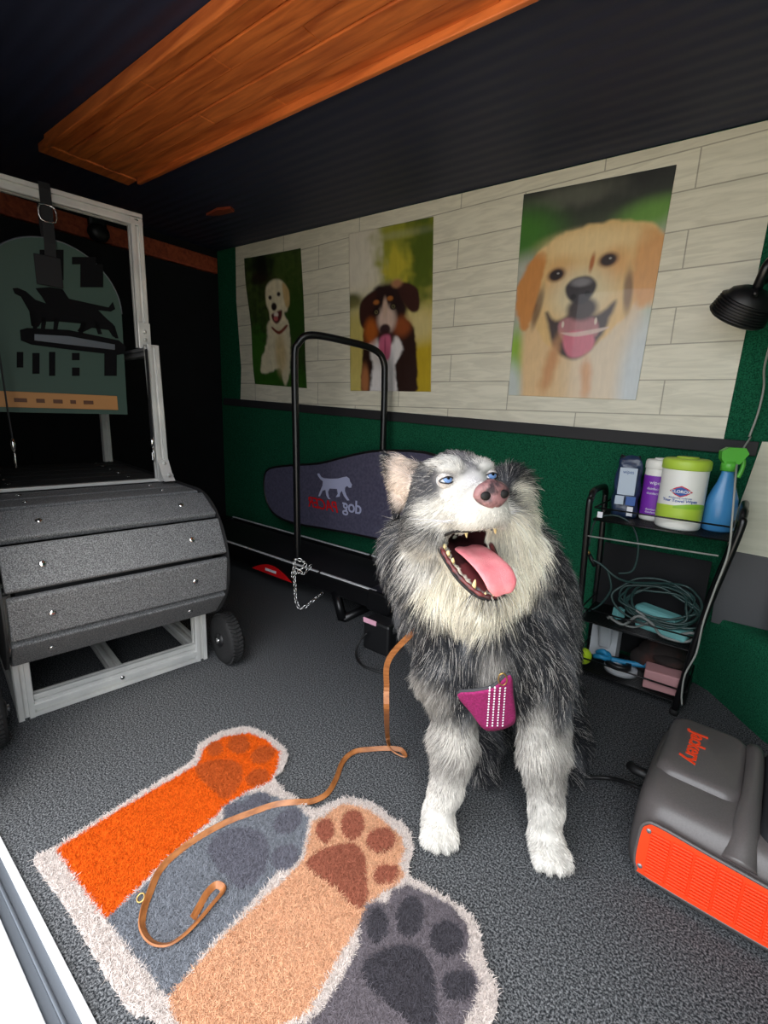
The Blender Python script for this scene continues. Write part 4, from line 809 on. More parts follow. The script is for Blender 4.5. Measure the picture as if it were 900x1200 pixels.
# ------------------------------------------------------------------ leash
lz = .0185
def lf(x, y, z=lz): return fl(x, y, z)
up_pts = [cp(490, 735, 1.06), cp(456, 772, 1.10), cp(453, 805, 1.14), cp(453, 835, 1.15)] 
pts = up_pts + [fl(454, 862, .03), fl(457, 876, .012), fl(466, 884, .008), fl(475, 887, .008), fl(470, 879, .012), fl(455, 877, .01), fl(435, 878, .007), fl(415, 881, .008), fl(402, 892, .008), fl(394, 912, .008), fl(383, 930, .008), fl(365, 939, .010)] + [lf(x, y) for x, y in ((345, 940), (322, 943), (295, 952), (262, 965), (230, 983), (203, 1003), (186, 1022), (176, 1045), (168, 1068), (167, 1088), (178, 1104), (196, 1107), (215, 1096), (235, 1076), (250, 1058), (260, 1046), (261, 1040), (253, 1037), (243, 1046), (236, 1058), (226, 1076))]
cat = catmull(pts, 6); n_up = len(up_pts)*6
wd = [(.78, .62, 0) if i < n_up else ((.5, .3, 1.) if i < n_up+30 else (0, 0, 1)) for i in range(len(cat))]
# on the floor the strap stands slightly tilted on its edge
for i in range(n_up, len(cat)):
    T = np.array(cat[min(i+1, len(cat)-1)])-np.array(cat[i-1]); s = np.array([T[1], -T[0], 0.]); s /= np.linalg.norm(s)+1e-9; k = min(1, (i-n_up)/20); wd[i] = tuple(s*.75+np.array([0, 0, .65]))
lsh = thing('leash', 'tan leather dog leash trailing from the dog across the paw rug', 'leash', fl(470, 888))
lo = Vector(lsh.location)
b = MB(); b.ribbon([Vector(p)-lo for p in cat], .0135, .0035, wd); b.build('strap', 'leather', lsh)
b = MB(); rc = Vector(fl(165, 1052, .02))-lo; b.tube([rc+Vector((.0085*math.cos(a), .0085*math.sin(a)*.8, .003*math.sin(a))) for a in np.linspace(0, 2*PI, 15)[:-1]], .0016, 6, True); b.build('ring', 'brass', lsh)

# ------------------------------------------------------------------ the dog
AR = np.array([.785, .619, 0]); AR /= np.linalg.norm(AR); AF = np.array([-AR[1], AR[0], 0]); AU = np.array([0, 0, 1.])
BODY_AX = np.stack([AR, AU, AF])           # right, up, away from camera
hf = R @ np.array([.30, .0, -.95]); hf /= np.linalg.norm(hf)          # where the nose points
hu = R @ np.array([-.14, -1., .1]); hr = np.cross(hf, hu); hr /= np.linalg.norm(hr); hr = hr*(1 if hr @ R[:, 0] > 0 else -1); hu = np.cross(hr, hf); hu = hu*(1 if hu[2] > 0 else -1)
HEAD_AX = np.stack([hr, hu, hf])
def sd_ell(P, c, r, ax=BODY_AX):
    q = (P-c) @ ax.T; r = np.asarray(r); k0 = np.linalg.norm(q/r, axis=-1); k1 = np.linalg.norm(q/(r*r), axis=-1); return k0*(k0-1)/np.maximum(k1, 1e-6)
def sd_cone(P, a, b, ra, rb):
    ba = b-a; t = np.clip(((P-a) @ ba)/(ba @ ba), 0, 1); return np.linalg.norm(P-a-t[..., None]*ba, axis=-1)-(ra+(rb-ra)*t)
def smin(a, b, k): h = np.clip(.5+.5*(b-a)/k, 0, 1); return b+(a-b)*h-k*h*(1-h)
def smax(a, b, k): return -smin(-a, -b, k)
pawL = fl(513, 978); pawR = fl(640, 1003)
pl = pawL+np.array([0, 0, .032])-AF*-.012; pr = pawR+np.array([0, 0, .032])-AF*-.012
HO = cp(534, 577, .95)
def hd(r, u, f): return HO+hr*r+hu*u+hf*f
# joints of the left (in the picture) and right foreleg
wL, eL, sL = cp(523, 925, 1.135), cp(533, 865, 1.13), cp(535, 800, 1.12)
wR, eR, sR = cp(640, 945, 1.105), cp(636, 875, 1.10), cp(632, 800, 1.09)
ear_a, ear_b, ear_c = cp(447, 529, 1.0), cp(462, 612, 1.02), cp(500, 545, 1.0)
MC = [cp(514, 628, .90), cp(575, 690, .845)]
def tri_ear(P, tip, b0, b1, t):
    ctr = (tip+b0+b1)/3; e1 = b1-b0; n = np.cross(e1, tip-b0); n /= np.linalg.norm(n); u = e1/np.linalg.norm(e1); v = np.cross(n, u)
    q = P-ctr; x = q@u; y = q@v; w = q@n; pts = [((p-ctr)@u, (p-ctr)@v) for p in (b0, b1, tip)]; d = np.full(x.shape, -1e9)
    for i in range(3):
        a = np.array(pts[i]); c = np.array(pts[(i+1) % 3]); e = c-a; nn = np.array([e[1], -e[0]])/np.linalg.norm(e); d = smax(d, (x-a[0])*nn[0]+(y-a[1])*nn[1], .012)
    bowl = w-.018*(1-np.clip(x*x/.0009, 0, 1)); return smax(d-.002, np.abs(bowl)-t, .006)
def body_sdf(P, fine=True):
    d = sd_ell(P, cp(578, 770, 1.10), (.105, .14, .10))                         # chest
    d = smin(d, sd_ell(P, cp(552, 672, 1.06), (.108, .125, .10)), .06)           # neck and ruff
    d = smin(d, sd_ell(P, cp(500, 690, 1.10), (.062, .13, .08)), .05)
    d = smin(d, sd_ell(P, cp(612, 680, 1.13), (.062, .13, .08)), .05)
    d = smin(d, sd_ell(P, cp(520, 780, 1.12), (.065, .10, .075)), .05)           # shoulders
    d = smin(d, sd_ell(P, cp(634, 775, 1.10), (.062, .10, .075)), .05)
    d = smin(d, sd_cone(P, cp(600, 700, 1.22), cp(615, 765, 1.42), .145, .15), .08)
    d = smin(d, sd_ell(P, cp(612, 800, 1.52), (.15, .15, .15)), .07)             # rump, sitting
    for px in (572, 668): d = smin(d, sd_cone(P, cp(px if px < 600 else 650, 820, 1.50), fl(px if px > 600 else 560, 875, .07), .085, .05), .05)
    for px in (560, 655): d = smin(d, sd_ell(P, fl(px, 893, .03), (.035, .03, .07)), .03)
    tail = fl(640, 820, .05); d = smin(d, sd_cone(P, cp(615, 800, 1.62), tail+AF*.25, .05, .035), .04)
    for s, e, w_, p in ((sL, eL, wL, pl), (sR, eR, wR, pr)):
        d = smin(d, sd_cone(P, s, e, .06, .05), .04); d = smin(d, sd_cone(P, e, w_, .046, .036), .025)
        d = smin(d, sd_cone(P, w_, p+np.array([0, 0, .012])+AF*.012, .036, .036), .02)
        pd = sd_ell(P, p-AF*.012, (.040, .030, .048))
        for k, o in enumerate((-.031, -.011, .011, .031)): pd = smin(pd, sd_ell(P, p-AF*(.052 if k in (1, 2) else .042)+AR*o-AU*.009, (.0125, .02, .024)), .006)
        d = smin(d, pd, .014)
    # head
    h = sd_ell(P, hd(0, 0.003, -.01), (.086, .078, .082), HEAD_AX)
    for s in (-1, 1): h = smin(h, sd_ell(P, hd(s*.060, -.058, -.012), (.05, .062, .055), HEAD_AX), .03)
    for s in (-1, 1): h = smin(h, sd_ell(P, hd(s*.036, .043, .046), (.028, .015, .024), HEAD_AX), .02)     # brows
    h = smin(h, sd_cone(P, hd(0, -.03, .05), hd(0, -.034, .100), .052, .045), .025)                 # muzzle
    h = smin(h, sd_ell(P, hd(0, -.018, .112), (.034, .026, .026), HEAD_AX), .018)
    for s in (-1, 1): h = smin(h, sd_ell(P, hd(s*.026, -.050, .09), (.027, .026, .038), HEAD_AX), .012)     # lips
    for s in (-1, 1): h = smax(h, -sd_ell(P, hd(s*.047, .026, .076), (.015, .011, .012), HEAD_AX), .008)   # eye sockets
    # opened mouth: a wedge cut between the jaws
    cav = smin(sd_cone(P, hd(0, -.098, .03), hd(0, -.128, .12), .036, .055), sd_ell(P, hd(0, -.090, .09), (.036, .022, .06), HEAD_AX), .02)
    jaw = sd_cone(P, hd(-.036, -.115, .008), hd(-.010, -.188, .085), .020, .015); jaw = smin(jaw, sd_cone(P, hd(.036, -.115, .008), hd(.014, -.188, .085), .020, .015), .012)
    jaw = smin(jaw, sd_cone(P, hd(0, -.13, -.005), hd(0, -.196, .075), .034, .018), .015)
    for q_, r_ in ((cp(596, 622, 1.0), (.042, .075, .06)), (cp(606, 662, 1.04), (.055, .08, .07)), (cp(478, 650, 1.04), (.042, .085, .06))): d = smin(d, sd_ell(P, q_, r_), .04)
    d = smin(d, sd_ell(P, cp(592, 572, 1.03), (.04, .045, .05)), .03); d = smin(d, h, .045)
    d = smax(d, -smax(cav, -(P-hd(0, -.070, 0))@(-hu)-.0, .004)*1., .006) if fine else d
    d = smin(d, jaw, .01)
    d = smin(d, tri_ear(P, ear_a, ear_b, ear_c, .006), .014)
    d = smin(d, sd_cone(P, hd(.066, .035, -.02), hd(.098, .030, -.06), .026, .012), .02)   # far ear, folded back
    return np.maximum(d, -P[..., 2]+.002)
def surface_nets(f, lo, hi, h):
    n = [int(math.ceil((hi[i]-lo[i])/h))+1 for i in range(3)]; ax = [lo[i]+h*np.arange(n[i]) for i in range(3)]
    vol = np.empty(n, np.float32)
    for i in range(n[0]):
        Y, Z = np.meshgrid(ax[1], ax[2], indexing='ij'); P = np.stack([np.full_like(Y, ax[0][i]), Y, Z], -1); vol[i] = f(P)
    ins = vol < 0; cnt = np.zeros([k-1 for k in n], np.int32); acc = np.zeros([k-1 for k in n]+[3])
    off = [(a, b_, c_) for a in (0, 1) for b_ in (0, 1) for c_ in (0, 1)]
    sl = lambda o: tuple(slice(o[k], n[k]-1+o[k]) for k in range(3))
    for a in off:
        for k in range(3):
            if a[k] == 0:
                c_ = list(a); c_[k] = 1; va = vol[sl(a)]; vb = vol[sl(c_)]; x = (va < 0) != (vb < 0); t = np.where(x, va/np.where(x, va-vb, 1), 0)
                cnt += x
                for j in range(3): acc[..., j] += np.where(x, a[j]+(t if j == k else 0), 0)
    m = cnt > 0; ids = np.full(m.shape, -1); ids[m] = np.arange(m.sum()); g = np.argwhere(m); V = (g+acc[m]/cnt[m][:, None])*h+np.array(lo); Fs = []
    for k in range(3):
        i, j = [(1, 2), (2, 0), (0, 1)][k]; a = [slice(1, n[q]-1) for q in range(3)]; a[k] = slice(0, n[k]-1); b_ = list(a); b_[k] = slice(1, n[k]); A0 = ins[tuple(a)]; B0 = ins[tuple(b_)]
        for flip, msk in ((False, A0 & ~B0), (True, ~A0 & B0)):
            e = np.argwhere(msk)+np.array([0 if q == k else 1 for q in range(3)])
            def at(di, dj): q = e.copy(); q[:, i] += di; q[:, j] += dj; return ids[q[:, 0], q[:, 1], q[:, 2]]
            Q = np.stack([at(-1, -1), at(0, -1), at(0, 0), at(-1, 0)], 1); Fs.append(Q[:, ::-1] if flip else Q)
    return V, np.concatenate(Fs)
def grad(P, e=.004):
    g = np.stack([body_sdf(P+np.eye(3)[k]*e)-body_sdf(P-np.eye(3)[k]*e) for k in range(3)], -1); return g/np.maximum(np.linalg.norm(g, axis=-1, keepdims=True), 1e-9)
V, Fc = surface_nets(body_sdf, (-.95, .60, -.01), (-.02, 1.95, 1.0), .0062)
Dg = V
BLACK, GREY, LGREY, WHITE, CREAM = (40, 41, 45), (90, 92, 96), (172, 168, 162), (214, 210, 203), (244, 237, 220)
def coat(P, fuzz=0.):
    P = P+(RNG.normal(0, 1, P.shape)*fuzz if np.any(fuzz) else 0)
    c_ = np.zeros((len(P), 3)); n1 = vnoise(P, 26, 2)[:, None]; n2 = vnoise(P*np.array([1, 1, .4]), 70, 4)[:, None]
    c_[:] = s2l(BLACK); m_ = sstep(n1*.6+n2*.7, .0, .9); c_ = c_*(1-m_)+s2l(GREY)*m_
    def reg(cen, r, col, soft=.25, ax=BODY_AX, amt=1.):
        nonlocal c_
        q = np.linalg.norm(((P-cen) @ ax.T)/np.asarray(r), axis=-1)+.10*vnoise(P, 45, 7)+.05*vnoise(P, 110, 3); m_ = (sstep(1-q, -soft, soft)*amt)[:, None]; c_ = c_*(1-m_)+s2l(col)*m_
    reg(cp(470, 740, 1.10), (.05, .16, .1), GREY, .4, amt=.5); reg(cp(665, 740, 1.2), (.04, .16, .12), GREY, .4, amt=.4)
    reg(cp(500, 810, 1.10), (.06, .05, .09), LGREY, .4, amt=.8)
    for cc, rr in ((cp(530, 890, 1.12), (.10, .12, .1)), (cp(640, 900, 1.10), (.09, .135, .1))): reg(cc, rr, LGREY, .25)
    reg(cp(575, 790, 1.04), (.03, .08, .07), LGREY, .4)
    reg(cp(522, 860, 1.11), (.045, .06, .08), WHITE, .4, amt=.6); reg(cp(628, 860, 1.06), (.03, .09, .08), WHITE, .5, amt=.6)
    reg(cp(516, 965, 1.12), (.09, .10, .1), WHITE, .3); reg(cp(640, 980, 1.10), (.09, .095, .1), WHITE, .3)
    reg(cp(556, 676, 1.0), (.112, .118, .13), CREAM, .12)                # ruff
    reg(cp(562, 645, .98), (.116, .10, .10), CREAM, .15)
    reg(cp(501, 635, .97), (.044, .080, .07), WHITE, .2); reg(cp(608, 625, 1.0), (.040, .10, .08), CREAM, .2)
    reg(hd(0, -.025, .09), (.08, .062, .09), WHITE, .2, HEAD_AX)
    reg(hd(-.05, -.03, .03), (.05, .045, .06), WHITE, .2, HEAD_AX); reg(hd(.05, -.03, .03), (.05, .05, .06), WHITE, .2, HEAD_AX)
    reg(hd(-.032, .056, .05), (.040, .022, .06), WHITE, .25, HEAD_AX); reg(hd(.044, .052, .05), (.030, .022, .06), WHITE, .25, HEAD_AX)
    reg(hd(.006, .062, .05), (.011, .032, .06), (110, 108, 110), .4, HEAD_AX); reg(hd(-.088, .028, .03), (.034, .038, .06), (74, 74, 78), .3, HEAD_AX); reg(hd(.088, .03, .02), (.034, .045, .06), (90, 90, 94), .3, HEAD_AX)
    reg(hd(-.050, .028, .075), (.020, .012, .03), (150, 146, 146), .5, HEAD_AX)
    reg(hd(.0, .01, .08), (.022, .03, .05), (226, 222, 220), .4, HEAD_AX)
    reg((ear_a+ear_b+ear_c)/3+hf*.012, (.032, .06, .03), (232, 214, 200), .35); reg(ear_c+hf*.0, (.012, .05, .04), BLACK, .4)
    return c_
hc0 = coat(V); 
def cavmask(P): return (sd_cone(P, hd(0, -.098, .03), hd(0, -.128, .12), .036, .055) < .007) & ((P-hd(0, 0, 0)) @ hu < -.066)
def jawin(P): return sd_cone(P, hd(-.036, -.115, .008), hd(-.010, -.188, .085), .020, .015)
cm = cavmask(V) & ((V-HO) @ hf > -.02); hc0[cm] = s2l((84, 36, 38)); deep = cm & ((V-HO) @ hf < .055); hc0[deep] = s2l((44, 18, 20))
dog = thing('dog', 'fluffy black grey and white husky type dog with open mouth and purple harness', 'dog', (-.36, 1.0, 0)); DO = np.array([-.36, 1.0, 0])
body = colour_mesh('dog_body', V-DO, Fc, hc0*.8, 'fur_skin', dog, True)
# fur: strands rooted on the body
tri = V[Fc]; a1 = np.linalg.norm(np.cross(tri[:, 1]-tri[:, 0], tri[:, 2]-tri[:, 0]), axis=1)+np.linalg.norm(np.cross(tri[:, 2]-tri[:, 0], tri[:, 3]-tri[:, 0]), axis=1)
facing = ((tri.mean(1)-CAM) @ R[:, 2]); wt = a1*np.where(tri.mean(1)[:, 2] < .004, 0, 1); ctr = tri.mean(1)
headd = np.linalg.norm(ctr-HO, axis=1); wt = wt*np.where(headd < .2, 2.2, 1.)*np.where((ctr-DO) @ AF > .2, .45, 1.)
NF = 150000; pick = RNG.choice(len(Fc), NF, p=wt/wt.sum()); uv_ = RNG.uniform(0, 1, (NF, 2, 1)); T4 = tri[pick]
P0 = (T4[:, 0]*(1-uv_[:, 0])+T4[:, 1]*uv_[:, 0])*(1-uv_[:, 1])+(T4[:, 3]*(1-uv_[:, 0])+T4[:, 2]*uv_[:, 0])*uv_[:, 1]
Nn = grad(P0); rel = P0-HO; lr, lu, lf_ = rel @ hr, rel @ hu, rel @ hf; hdist = np.linalg.norm(rel, axis=1)
clump = np.stack([vnoise(P0, 38, 11), vnoise(P0, 38, 23), vnoise(P0, 38, 37)], 1); fine_ = RNG.normal(0, 1, P0.shape)
# combing: down the body, back from the nose on the head
down = np.array([0, 0, -1.]); away = rel-hf*np.maximum(lf_, 0)[:, None]; away = -hf*.9+away/np.maximum(np.linalg.norm(away, axis=1, keepdims=True), 1e-6)*.6+down*.25
ish = sstep(.17-hdist, -.03, .04)[:, None]*(1-sstep(-lu, .10, .15))[:, None]
comb = down*(1-ish)+away*ish; nd = .35*(1-ish)+.25*ish
front = (P0-cp(552, 690, 1.06)) @ AR; comb = comb+(AR*np.sign(front)[:, None])*(np.clip(np.abs(front)*3, 0, .35)[:, None])*(1-ish)
tang = comb-Nn*np.sum(comb*Nn, 1)[:, None]; tang /= np.maximum(np.linalg.norm(tang, axis=1, keepdims=True), 1e-6)
L = np.full(NF, .045); z_ = P0[:, 2]
L = np.where((z_ < .46) & (hdist > .25), .034, L); paw = np.minimum(np.linalg.norm(P0-pl, axis=1), np.linalg.norm(P0-pr, axis=1))
L = L*(.40+.60*sstep(paw, .06, .22)); bw = np.maximum(sstep(P0 @ AF-(pl @ AF), .02, .08), 0); L = L*(1+.5*bw*(paw < .3)*(paw > .1))
L = np.where(hdist < .26, .018+.034*sstep(hdist, .09, .17), L); muz = np.linalg.norm(P0-hd(0, -.02, .11), axis=1); L = np.where(muz < .10, .0055+.014*sstep(muz, .03, .10), L);
eard = np.abs((P0-(ear_a+ear_b+ear_c)/3) @ hf); ine = (np.linalg.norm(P0-(ear_a+ear_b+ear_c)/3, axis=1) < .085) & (lr < -.078) & (P0[:, 2] > ear_b[2]+.01); L = np.where(ine, .011, L)
jd = jawin(P0); lower = (lu < -.1) & (lf_ > -.02) & (np.abs(lr) < .07); L = np.where(lower & (hdist < .2), .010, L)
L *= RNG.uniform(.6, 1.25, NF)
eyeL, eyeR = hd(-.047, .025, .068), hd(.047, .025, .068); ed = np.minimum(np.linalg.norm(P0-eyeL, axis=1), np.linalg.norm(P0-eyeR, axis=1)); L = np.where(ed < .03, .005, L); noz = np.linalg.norm((P0-hd(0, -.012, .132)) @ HEAD_AX.T/np.array([1.3, 1, 1]), axis=1)
ok = ~cavmask(P0) & (ed > .0125) & (noz > .026) & (Nn @ R[:, 2] < .75)
# harness panel position: keep the coat short beneath it
HP = [(537, 812), (556, 809), (578, 804), (597, 789), (600, 812), (603, 838), (598, 848), (577, 854), (565, 850), (552, 832)]
cam_xy = (P0-CAM) @ R; PX = np.stack([450+F*cam_xy[:, 0]/cam_xy[:, 2], 600+F*cam_xy[:, 1]/cam_xy[:, 2]], 1)
inh = (insd(PX, np.array(HP, float)) > -4) & (cam_xy[:, 2] < 1.25)
above_h = (insd(PX-np.array([0, 14.]), np.array(HP, float)) > -6) & (cam_xy[:, 2] < 1.25); L = np.where(inh, .003, np.where(above_h, .012, L))
dirn = tang*(1-nd)+Nn*nd+clump*.22+fine_*.07; dirn /= np.linalg.norm(dirn, axis=1, keepdims=True); d2 = tang*.85+Nn*.08+down*.25+clump*.3+fine_*.12; d2 /= np.linalg.norm(d2, axis=1, keepdims=True)
sidebend = np.where(z_[:, None] < .45, AF*.25, 0)
K0 = P0-Nn*.001; K1 = K0+dirn*(L*.35)[:, None]; K2 = K1+(dirn*.5+d2*.5)*(L*.33)[:, None]; K3 = K2+(d2+sidebend)*(L*.36)[:, None]
KP = np.stack([K0, K1, K2, K3], 1); KP[..., 2] = np.maximum(KP[..., 2], .002)
fc = coat(P0, .005); lum = RNG.normal(1, .16, (NF, 1)); pale = RNG.uniform(0, 1, (NF, 1)) < .16; dk = (fc.mean(1, keepdims=True) < .12); fc = np.where(pale & dk, s2l((170, 166, 162)), fc)*np.clip(lum+.18*vnoise(P0, 60, 5)[:, None], .4, 1.5)
drk = (RNG.uniform(0, 1, (NF, 1)) < .1) & ~dk & (hdist[:, None] > .19) & (z_[:, None] < .62) & (paw[:, None] > .1); gy_ = (RNG.uniform(0, 1, (NF, 1)) < .22) & ~dk & (hdist[:, None] < .2); fc = np.where(gy_, fc*.62, fc); fc = np.where(drk, s2l((120, 116, 112)), fc)
rad = np.where(hdist < .15, .00042, .00062)
hair('fur', KP[ok]-DO, np.clip(fc[ok], 0, 1), rad[ok], 'fur_hair', dog)
def on_face(px, py, d0=.8, d1=1.4, off=0.):
    t = np.linspace(d0, d1, 400); P = np.stack([cp(px, py, q) for q in t]); s = body_sdf(P); i = np.argmax(s < off); return P[i] if s[i] < off else P[200]
# nose
b = MB(); nc = Vector(hd(0, -.010, .138)-DO); rm = Matrix(np.column_stack([hr, hu, hf]).tolist())
NX = 24; NY = 16; vs = []
for i in range(NY+1):
    t = PI*i/NY
    for j in range(NX):
        a = 2*PI*j/NX; x, y, z = math.sin(t)*math.cos(a), math.cos(t), math.sin(t)*math.sin(a); tx = x*.035*(1-.30*max(0, -y)); ty = y*.026+(.002 if abs(x) < .25 and y > .6 else 0); tz = z*.018
        if abs(x) < .12 and z > 0: tz -= .003
        if z > .2:
            for s in (-1, 1):
                dd = math.hypot((tx-s*.0175)/.0100, (ty-.0)/.0095)
                if dd < 1.4: tz -= .010*max(0, 1-dd*.72)
        vs.append(nc+rm @ Vector((tx, ty, tz)))
b.add(vs, [[i*NX+j, i*NX+(j+1) % NX, (i+1)*NX+(j+1) % NX, (i+1)*NX+j] for i in range(NY) for j in range(NX)], 0, True); no_ = b.build('nose', 'nose', dog)
b = MB()
for s in (-1, 1): b.ell(nc+rm @ Vector((s*.0175, -.0005, .0105)), (.0098, .0078, .005), rm)
b.build('nostril_pair', 'nostril', no_)
# eyes
for e_, s in ((eyeL, -1), (eyeR, 1)):
    c_ = Vector(e_-DO)-Vector(hf)*.0152; look = Vector(hf*.95+hu*.22+hr*.08).normalized(); up = Vector(hu); q = Vector((0, 0, 1)).rotation_difference(look)
    b = MB(); b.ell(c_, (.0158, .0158, .0158), n=24, m=16); eo = b.build('eye', 'eye_white', dog)
    b = MB(); b.lathe([(.0102, .0118), (.0092, .0140), (.005, .0156), (.001, .0160)], c_, look, 20); io = b.build('iris', 'eye_iris', eo)
    b = MB(); b.lathe([(.0038, .0156), (.0032, .0164), (.0006, .0166)], c_, look, 14); b.build('pupil', 'pupil', eo)
    # lids: almond rim
    pts = []
    for a in np.linspace(0, 2*PI, 17)[:-1]:
        x, y = .0150*math.cos(a), .0066*math.sin(a)*(1-.25*abs(math.cos(a)))-.0008; zz = math.sqrt(max(.0174**2-x*x-y*y, 0)); pts.append(c_+Vector(hr)*x+Vector(hu)*(y-s*0)+Vector(hf)*zz)
    b = MB(); b.tube(pts, .0013, 6, True); b.build('eye_rim', 'eye_rim', dog)
    b = MB(); n = 28; m = 6; vs = []      # lids: a shell over the ball with an almond opening
    for k in range(m):
        for i in range(n):
            a = 2*PI*i/n; ax_, ay_ = .0150*math.cos(a), .0066*math.sin(a)*(1-.25*abs(math.cos(a)))-.0008; bx_, by_ = .0168*math.cos(a), .0168*math.sin(a); t = k/(m-1)
            x = ax_+(bx_-ax_)*t; y = ay_+(by_-ay_)*t; vs.append(c_+Vector(hr)*x+Vector(hu)*y+Vector(hf)*math.sqrt(max(.0172**2-x*x-y*y, 0)))
    b.add(vs, [[k*n+i, k*n+(i+1) % n, (k+1)*n+(i+1) % n, (k+1)*n+i] for k in range(m-1) for i in range(n)], 0, True); b.build('eyelid', 'lid_grey', dog)
# tongue: broad ribbon with rounded edges, out over the lower teeth
tp = [hd(0, -.112, .0), hd(.002, -.116, .035), hd(.006, -.130, .072), hd(.012, -.152, .104), hd(.016, -.174, .116), hd(.018, -.190, .114)]
tw = [.026, .031, .033, .034, .031, .017]; cl_ = catmull(tp, 5); ws = np.interp(np.linspace(0, 1, len(cl_)), np.linspace(0, 1, 6), tw); b = MB(); n = 18; vs = []
for i, p in enumerate(cl_):
    T = np.array(cl_[min(i+1, len(cl_)-1)])-np.array(cl_[max(i-1, 0)]); T /= np.linalg.norm(T); W = hr-T*(hr @ T); W /= np.linalg.norm(W); Nn_ = np.cross(T, W); Nn_ = Nn_*(1 if Nn_ @ (hf+hu) > 0 else -1)
    for j in range(n):
        a = 2*PI*j/n; x = math.cos(a); y = math.sin(a); vs.append(Vector(p-DO)+Vector(W)*(x*ws[i])+Vector(Nn_)*(y*.0065-(.004*math.exp(-(x/.18)**2) if y > 0 else 0)+.004*x*x))
m_ = len(cl_); b.add(vs, [[i*n+j, i*n+(j+1) % n, (i+1)*n+(j+1) % n, (i+1)*n+j] for i in range(m_-1) for j in range(n)]+[[j for j in range(n)][::-1], [(m_-1)*n+j for j in range(n)]], 0, True); b.build('tongue', 'tongue', dog)
# gum line of the lower jaw and teeth
gl = [hd(-.054, -.088, .016), hd(-.056, -.108, .034), hd(-.052, -.135, .058), hd(-.042, -.162, .080), hd(-.020, -.188, .098), hd(.008, -.197, .103), hd(.030, -.188, .096), hd(.044, -.160, .074), hd(.050, -.128, .045), hd(.052, -.098, .02)]
b = MB(); gc_ = catmull(gl, 6); b.tube([Vector(p-DO) for p in gc_], [.0044+.0012*math.sin(i_*1.9) for i_ in range(len(gc_))], 8); go = b.build('lower_lip', 'gum', dog)
b = MB(); b.tube([Vector(p-DO)+Vector(-hr*.004*np.sign((p-HO)@hr)*-1-hu*.004) for p in gc_], .0032, 8); b.build('lip_edge', 'nostril', dog)
for k, (f_, hh, rr) in enumerate(((.10, .010, .005), (.16, .009, .005), (.22, .010, .0045), (.40, .018, .0045), (.47, .006, .0025), (.52, .006, .0025), (.62, .017, .0045), (.82, .009, .005))):
    p = gc_[int(f_*(len(gc_)-1))]; inw = -hr*np.sign((p-HO) @ hr)*.006; ax_ = Vector(hu*.8+hf*.45).normalized(); b = MB(); b.lathe([(rr, -.002), (rr*.95, hh*.3), (rr*.55, hh*.75), (rr*.15, hh)], Vector(p-DO+inw), ax_, 8); b.build('tooth', 'tooth', dog)
for s in (-1, 1):
    b = MB(); b.lathe([(.0042, -.004), (.0036, .006), (.001, .016)], Vector(hd(s*.030, -.068, .088)-DO), Vector(-hu), 8); b.build('tooth', 'tooth', dog)
# upper lip edge
b = MB(); ul = [hd(-.056, -.088, .016), hd(-.050, -.078, .045), hd(-.046, -.071, .08), hd(-.034, -.070, .108), hd(-.010, -.062, .124), hd(.010, -.062, .124), hd(.034, -.070, .108), hd(.046, -.071, .08), hd(.050, -.078, .045), hd(.054, -.088, .016)]
b.tube([Vector(p-DO) for p in catmull(ul, 5)], .0028, 8); b.build('upper_lip', 'nostril', dog)
# harness chest panel laid over the coat
hs = np.array([on_face(x, y, .85, 1.35, .016) for x in np.linspace(545, 600, 7) for y in np.linspace(800, 850, 7)]); hp3 = [(R[:, 2] @ (v-CAM)) for v in hs]
hx = np.array([[x, y, 1] for x in np.linspace(545, 600, 7) for y in np.linspace(800, 850, 7)]); hk = np.linalg.lstsq(hx, np.array(hp3), rcond=None)[0]
def hp_pt(x, y, off): return Vector(cp(x, y, hk @ np.array([x, y, 1])-off-.012+.00002*((x-578)**2))-DO)
hpc = [tuple(p) for p in catmull([np.array(p, float) for p in HP], 3, True)]; cxy = np.mean(hpc, 0)
b = MB(); nr = 7; vs = []; n = len(hpc)
for k in range(nr+1):
    for p in hpc: q = cxy+(np.array(p)-cxy)*(1-k/nr); vs.append(hp_pt(q[0], q[1], .012))
b.add(vs, [[k*n+j, k*n+(j+1) % n, (k+1)*n+(j+1) % n, (k+1)*n+j] for k in range(nr) for j in range(n)], 0, True); ho = b.build('harness', 'harness', dog); md = ho.modifiers.new('s', 'SOLIDIFY'); md.thickness = .006
b = MB(); b.tube([hp_pt(p[0], p[1], .012) for p in hpc], .0038, 6, True); b.build('binding', 'harness_edge', ho)
b = MB()
for dx in (-9, -3, 3, 9):
    for k in range(15):
        t = k/14; x = 583+dx*1.0+(-3*t); y = 806+44*t
        if k % 1 == 0: b.ell(hp_pt(x, y, .0215), (.0022, .0022, .0030), n=6, m=4)
b.build('stitching', 'white_print', ho)
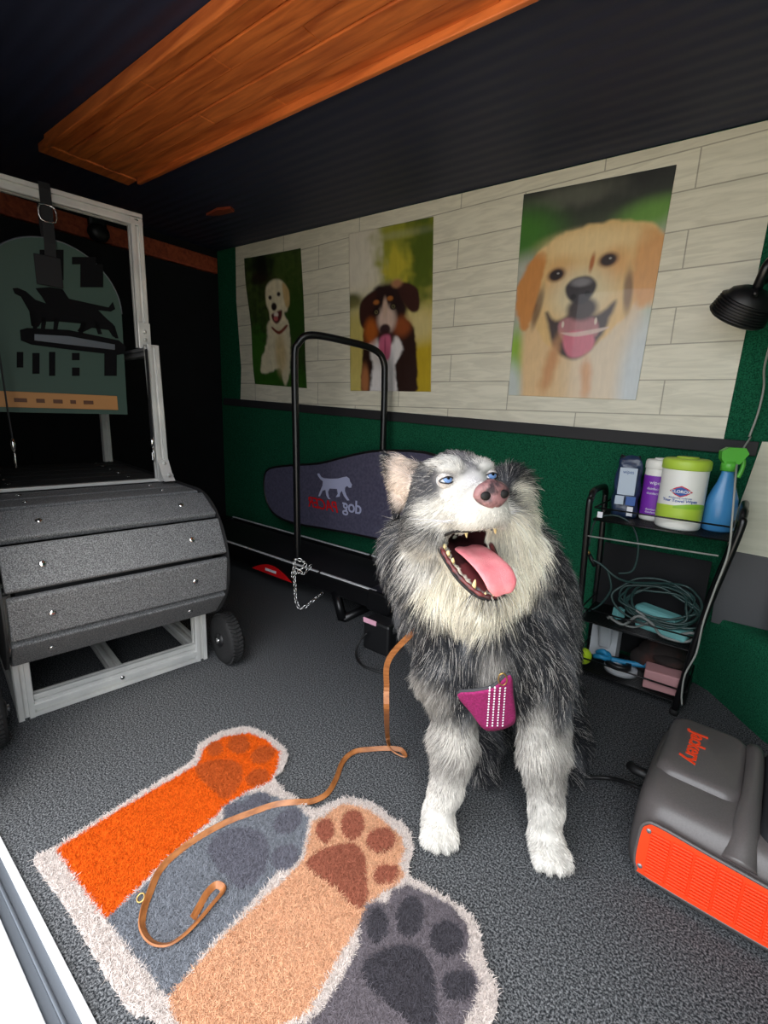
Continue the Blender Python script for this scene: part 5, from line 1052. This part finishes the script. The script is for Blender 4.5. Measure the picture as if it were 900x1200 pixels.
b = MB(); b.tube([hp_pt(589+5*math.cos(a), 796+7*math.sin(a), .022) for a in np.linspace(0, 2*PI, 13)[:-1]], .0016, 6, True); b.build('ring', 'brass', ho)
# whiskers
b = MB()
for s in (-1, 1):
    for k in range(6):
        p = hd(s*.044, -.048-.005*(k % 3), .10-.008*k); q = p+hr*s*(.06+.01*(k % 3))+hu*(.015*(k % 3)-.012)-hf*.02; b.tube([Vector(p-DO), Vector((p+q)/2-DO)+Vector(hu)*.004, Vector(q-DO)], [.0005, .0004, .0001], 4)
b.build('whiskers', 'white_print', dog)


# ------------------------------------------------------------------ light
w = bpy.data.worlds.new('sky'); S.world = w; w.use_nodes = True; nt = w.node_tree; bg = nt.nodes['Background']
tc = nt.nodes.new('ShaderNodeTexCoord'); sx = nt.nodes.new('ShaderNodeSeparateXYZ'); nt.links.new(tc.outputs['Generated'], sx.inputs[0])
cr = nt.nodes.new('ShaderNodeValToRGB'); nt.links.new(sx.outputs['Z'], cr.inputs[0]); e = cr.color_ramp.elements
e[0].position = .08; e[0].color = (.42, .44, .46, 1); e[1].position = .5; e[1].color = (1.0, 1.04, 1.1, 1); nt.links.new(cr.outputs[0], bg.inputs[0]); bg.inputs[1].default_value = 4.2
ld = bpy.data.lights.new('portal', 'AREA'); ld.shape = 'RECTANGLE'; ld.size = XR-XO; ld.size_y = 2.0; ld.cycles.is_portal = True
lo_ = bpy.data.objects.new('portal', ld); COL.objects.link(lo_); lo_.location = ((XR+XO)/2, .06, .95); lo_.rotation_euler = (PI/2, 0, 0)
sl = bpy.data.lights.new('sun', 'SUN'); sl.energy = 2.2; sl.angle = .35; sl.color = (1, .95, .88); so = bpy.data.objects.new('sun', sl); COL.objects.link(so)
d = Vector((-.35, .42, -1.)); so.rotation_euler = d.to_track_quat('-Z', 'Y').to_euler(); so.location = (0, -3, 5)
S.view_settings.view_transform = 'Standard'; S.view_settings.look = 'None'; S.view_settings.exposure = 0.28; S.view_settings.gamma = 1; S.view_settings.use_curve_mapping = False
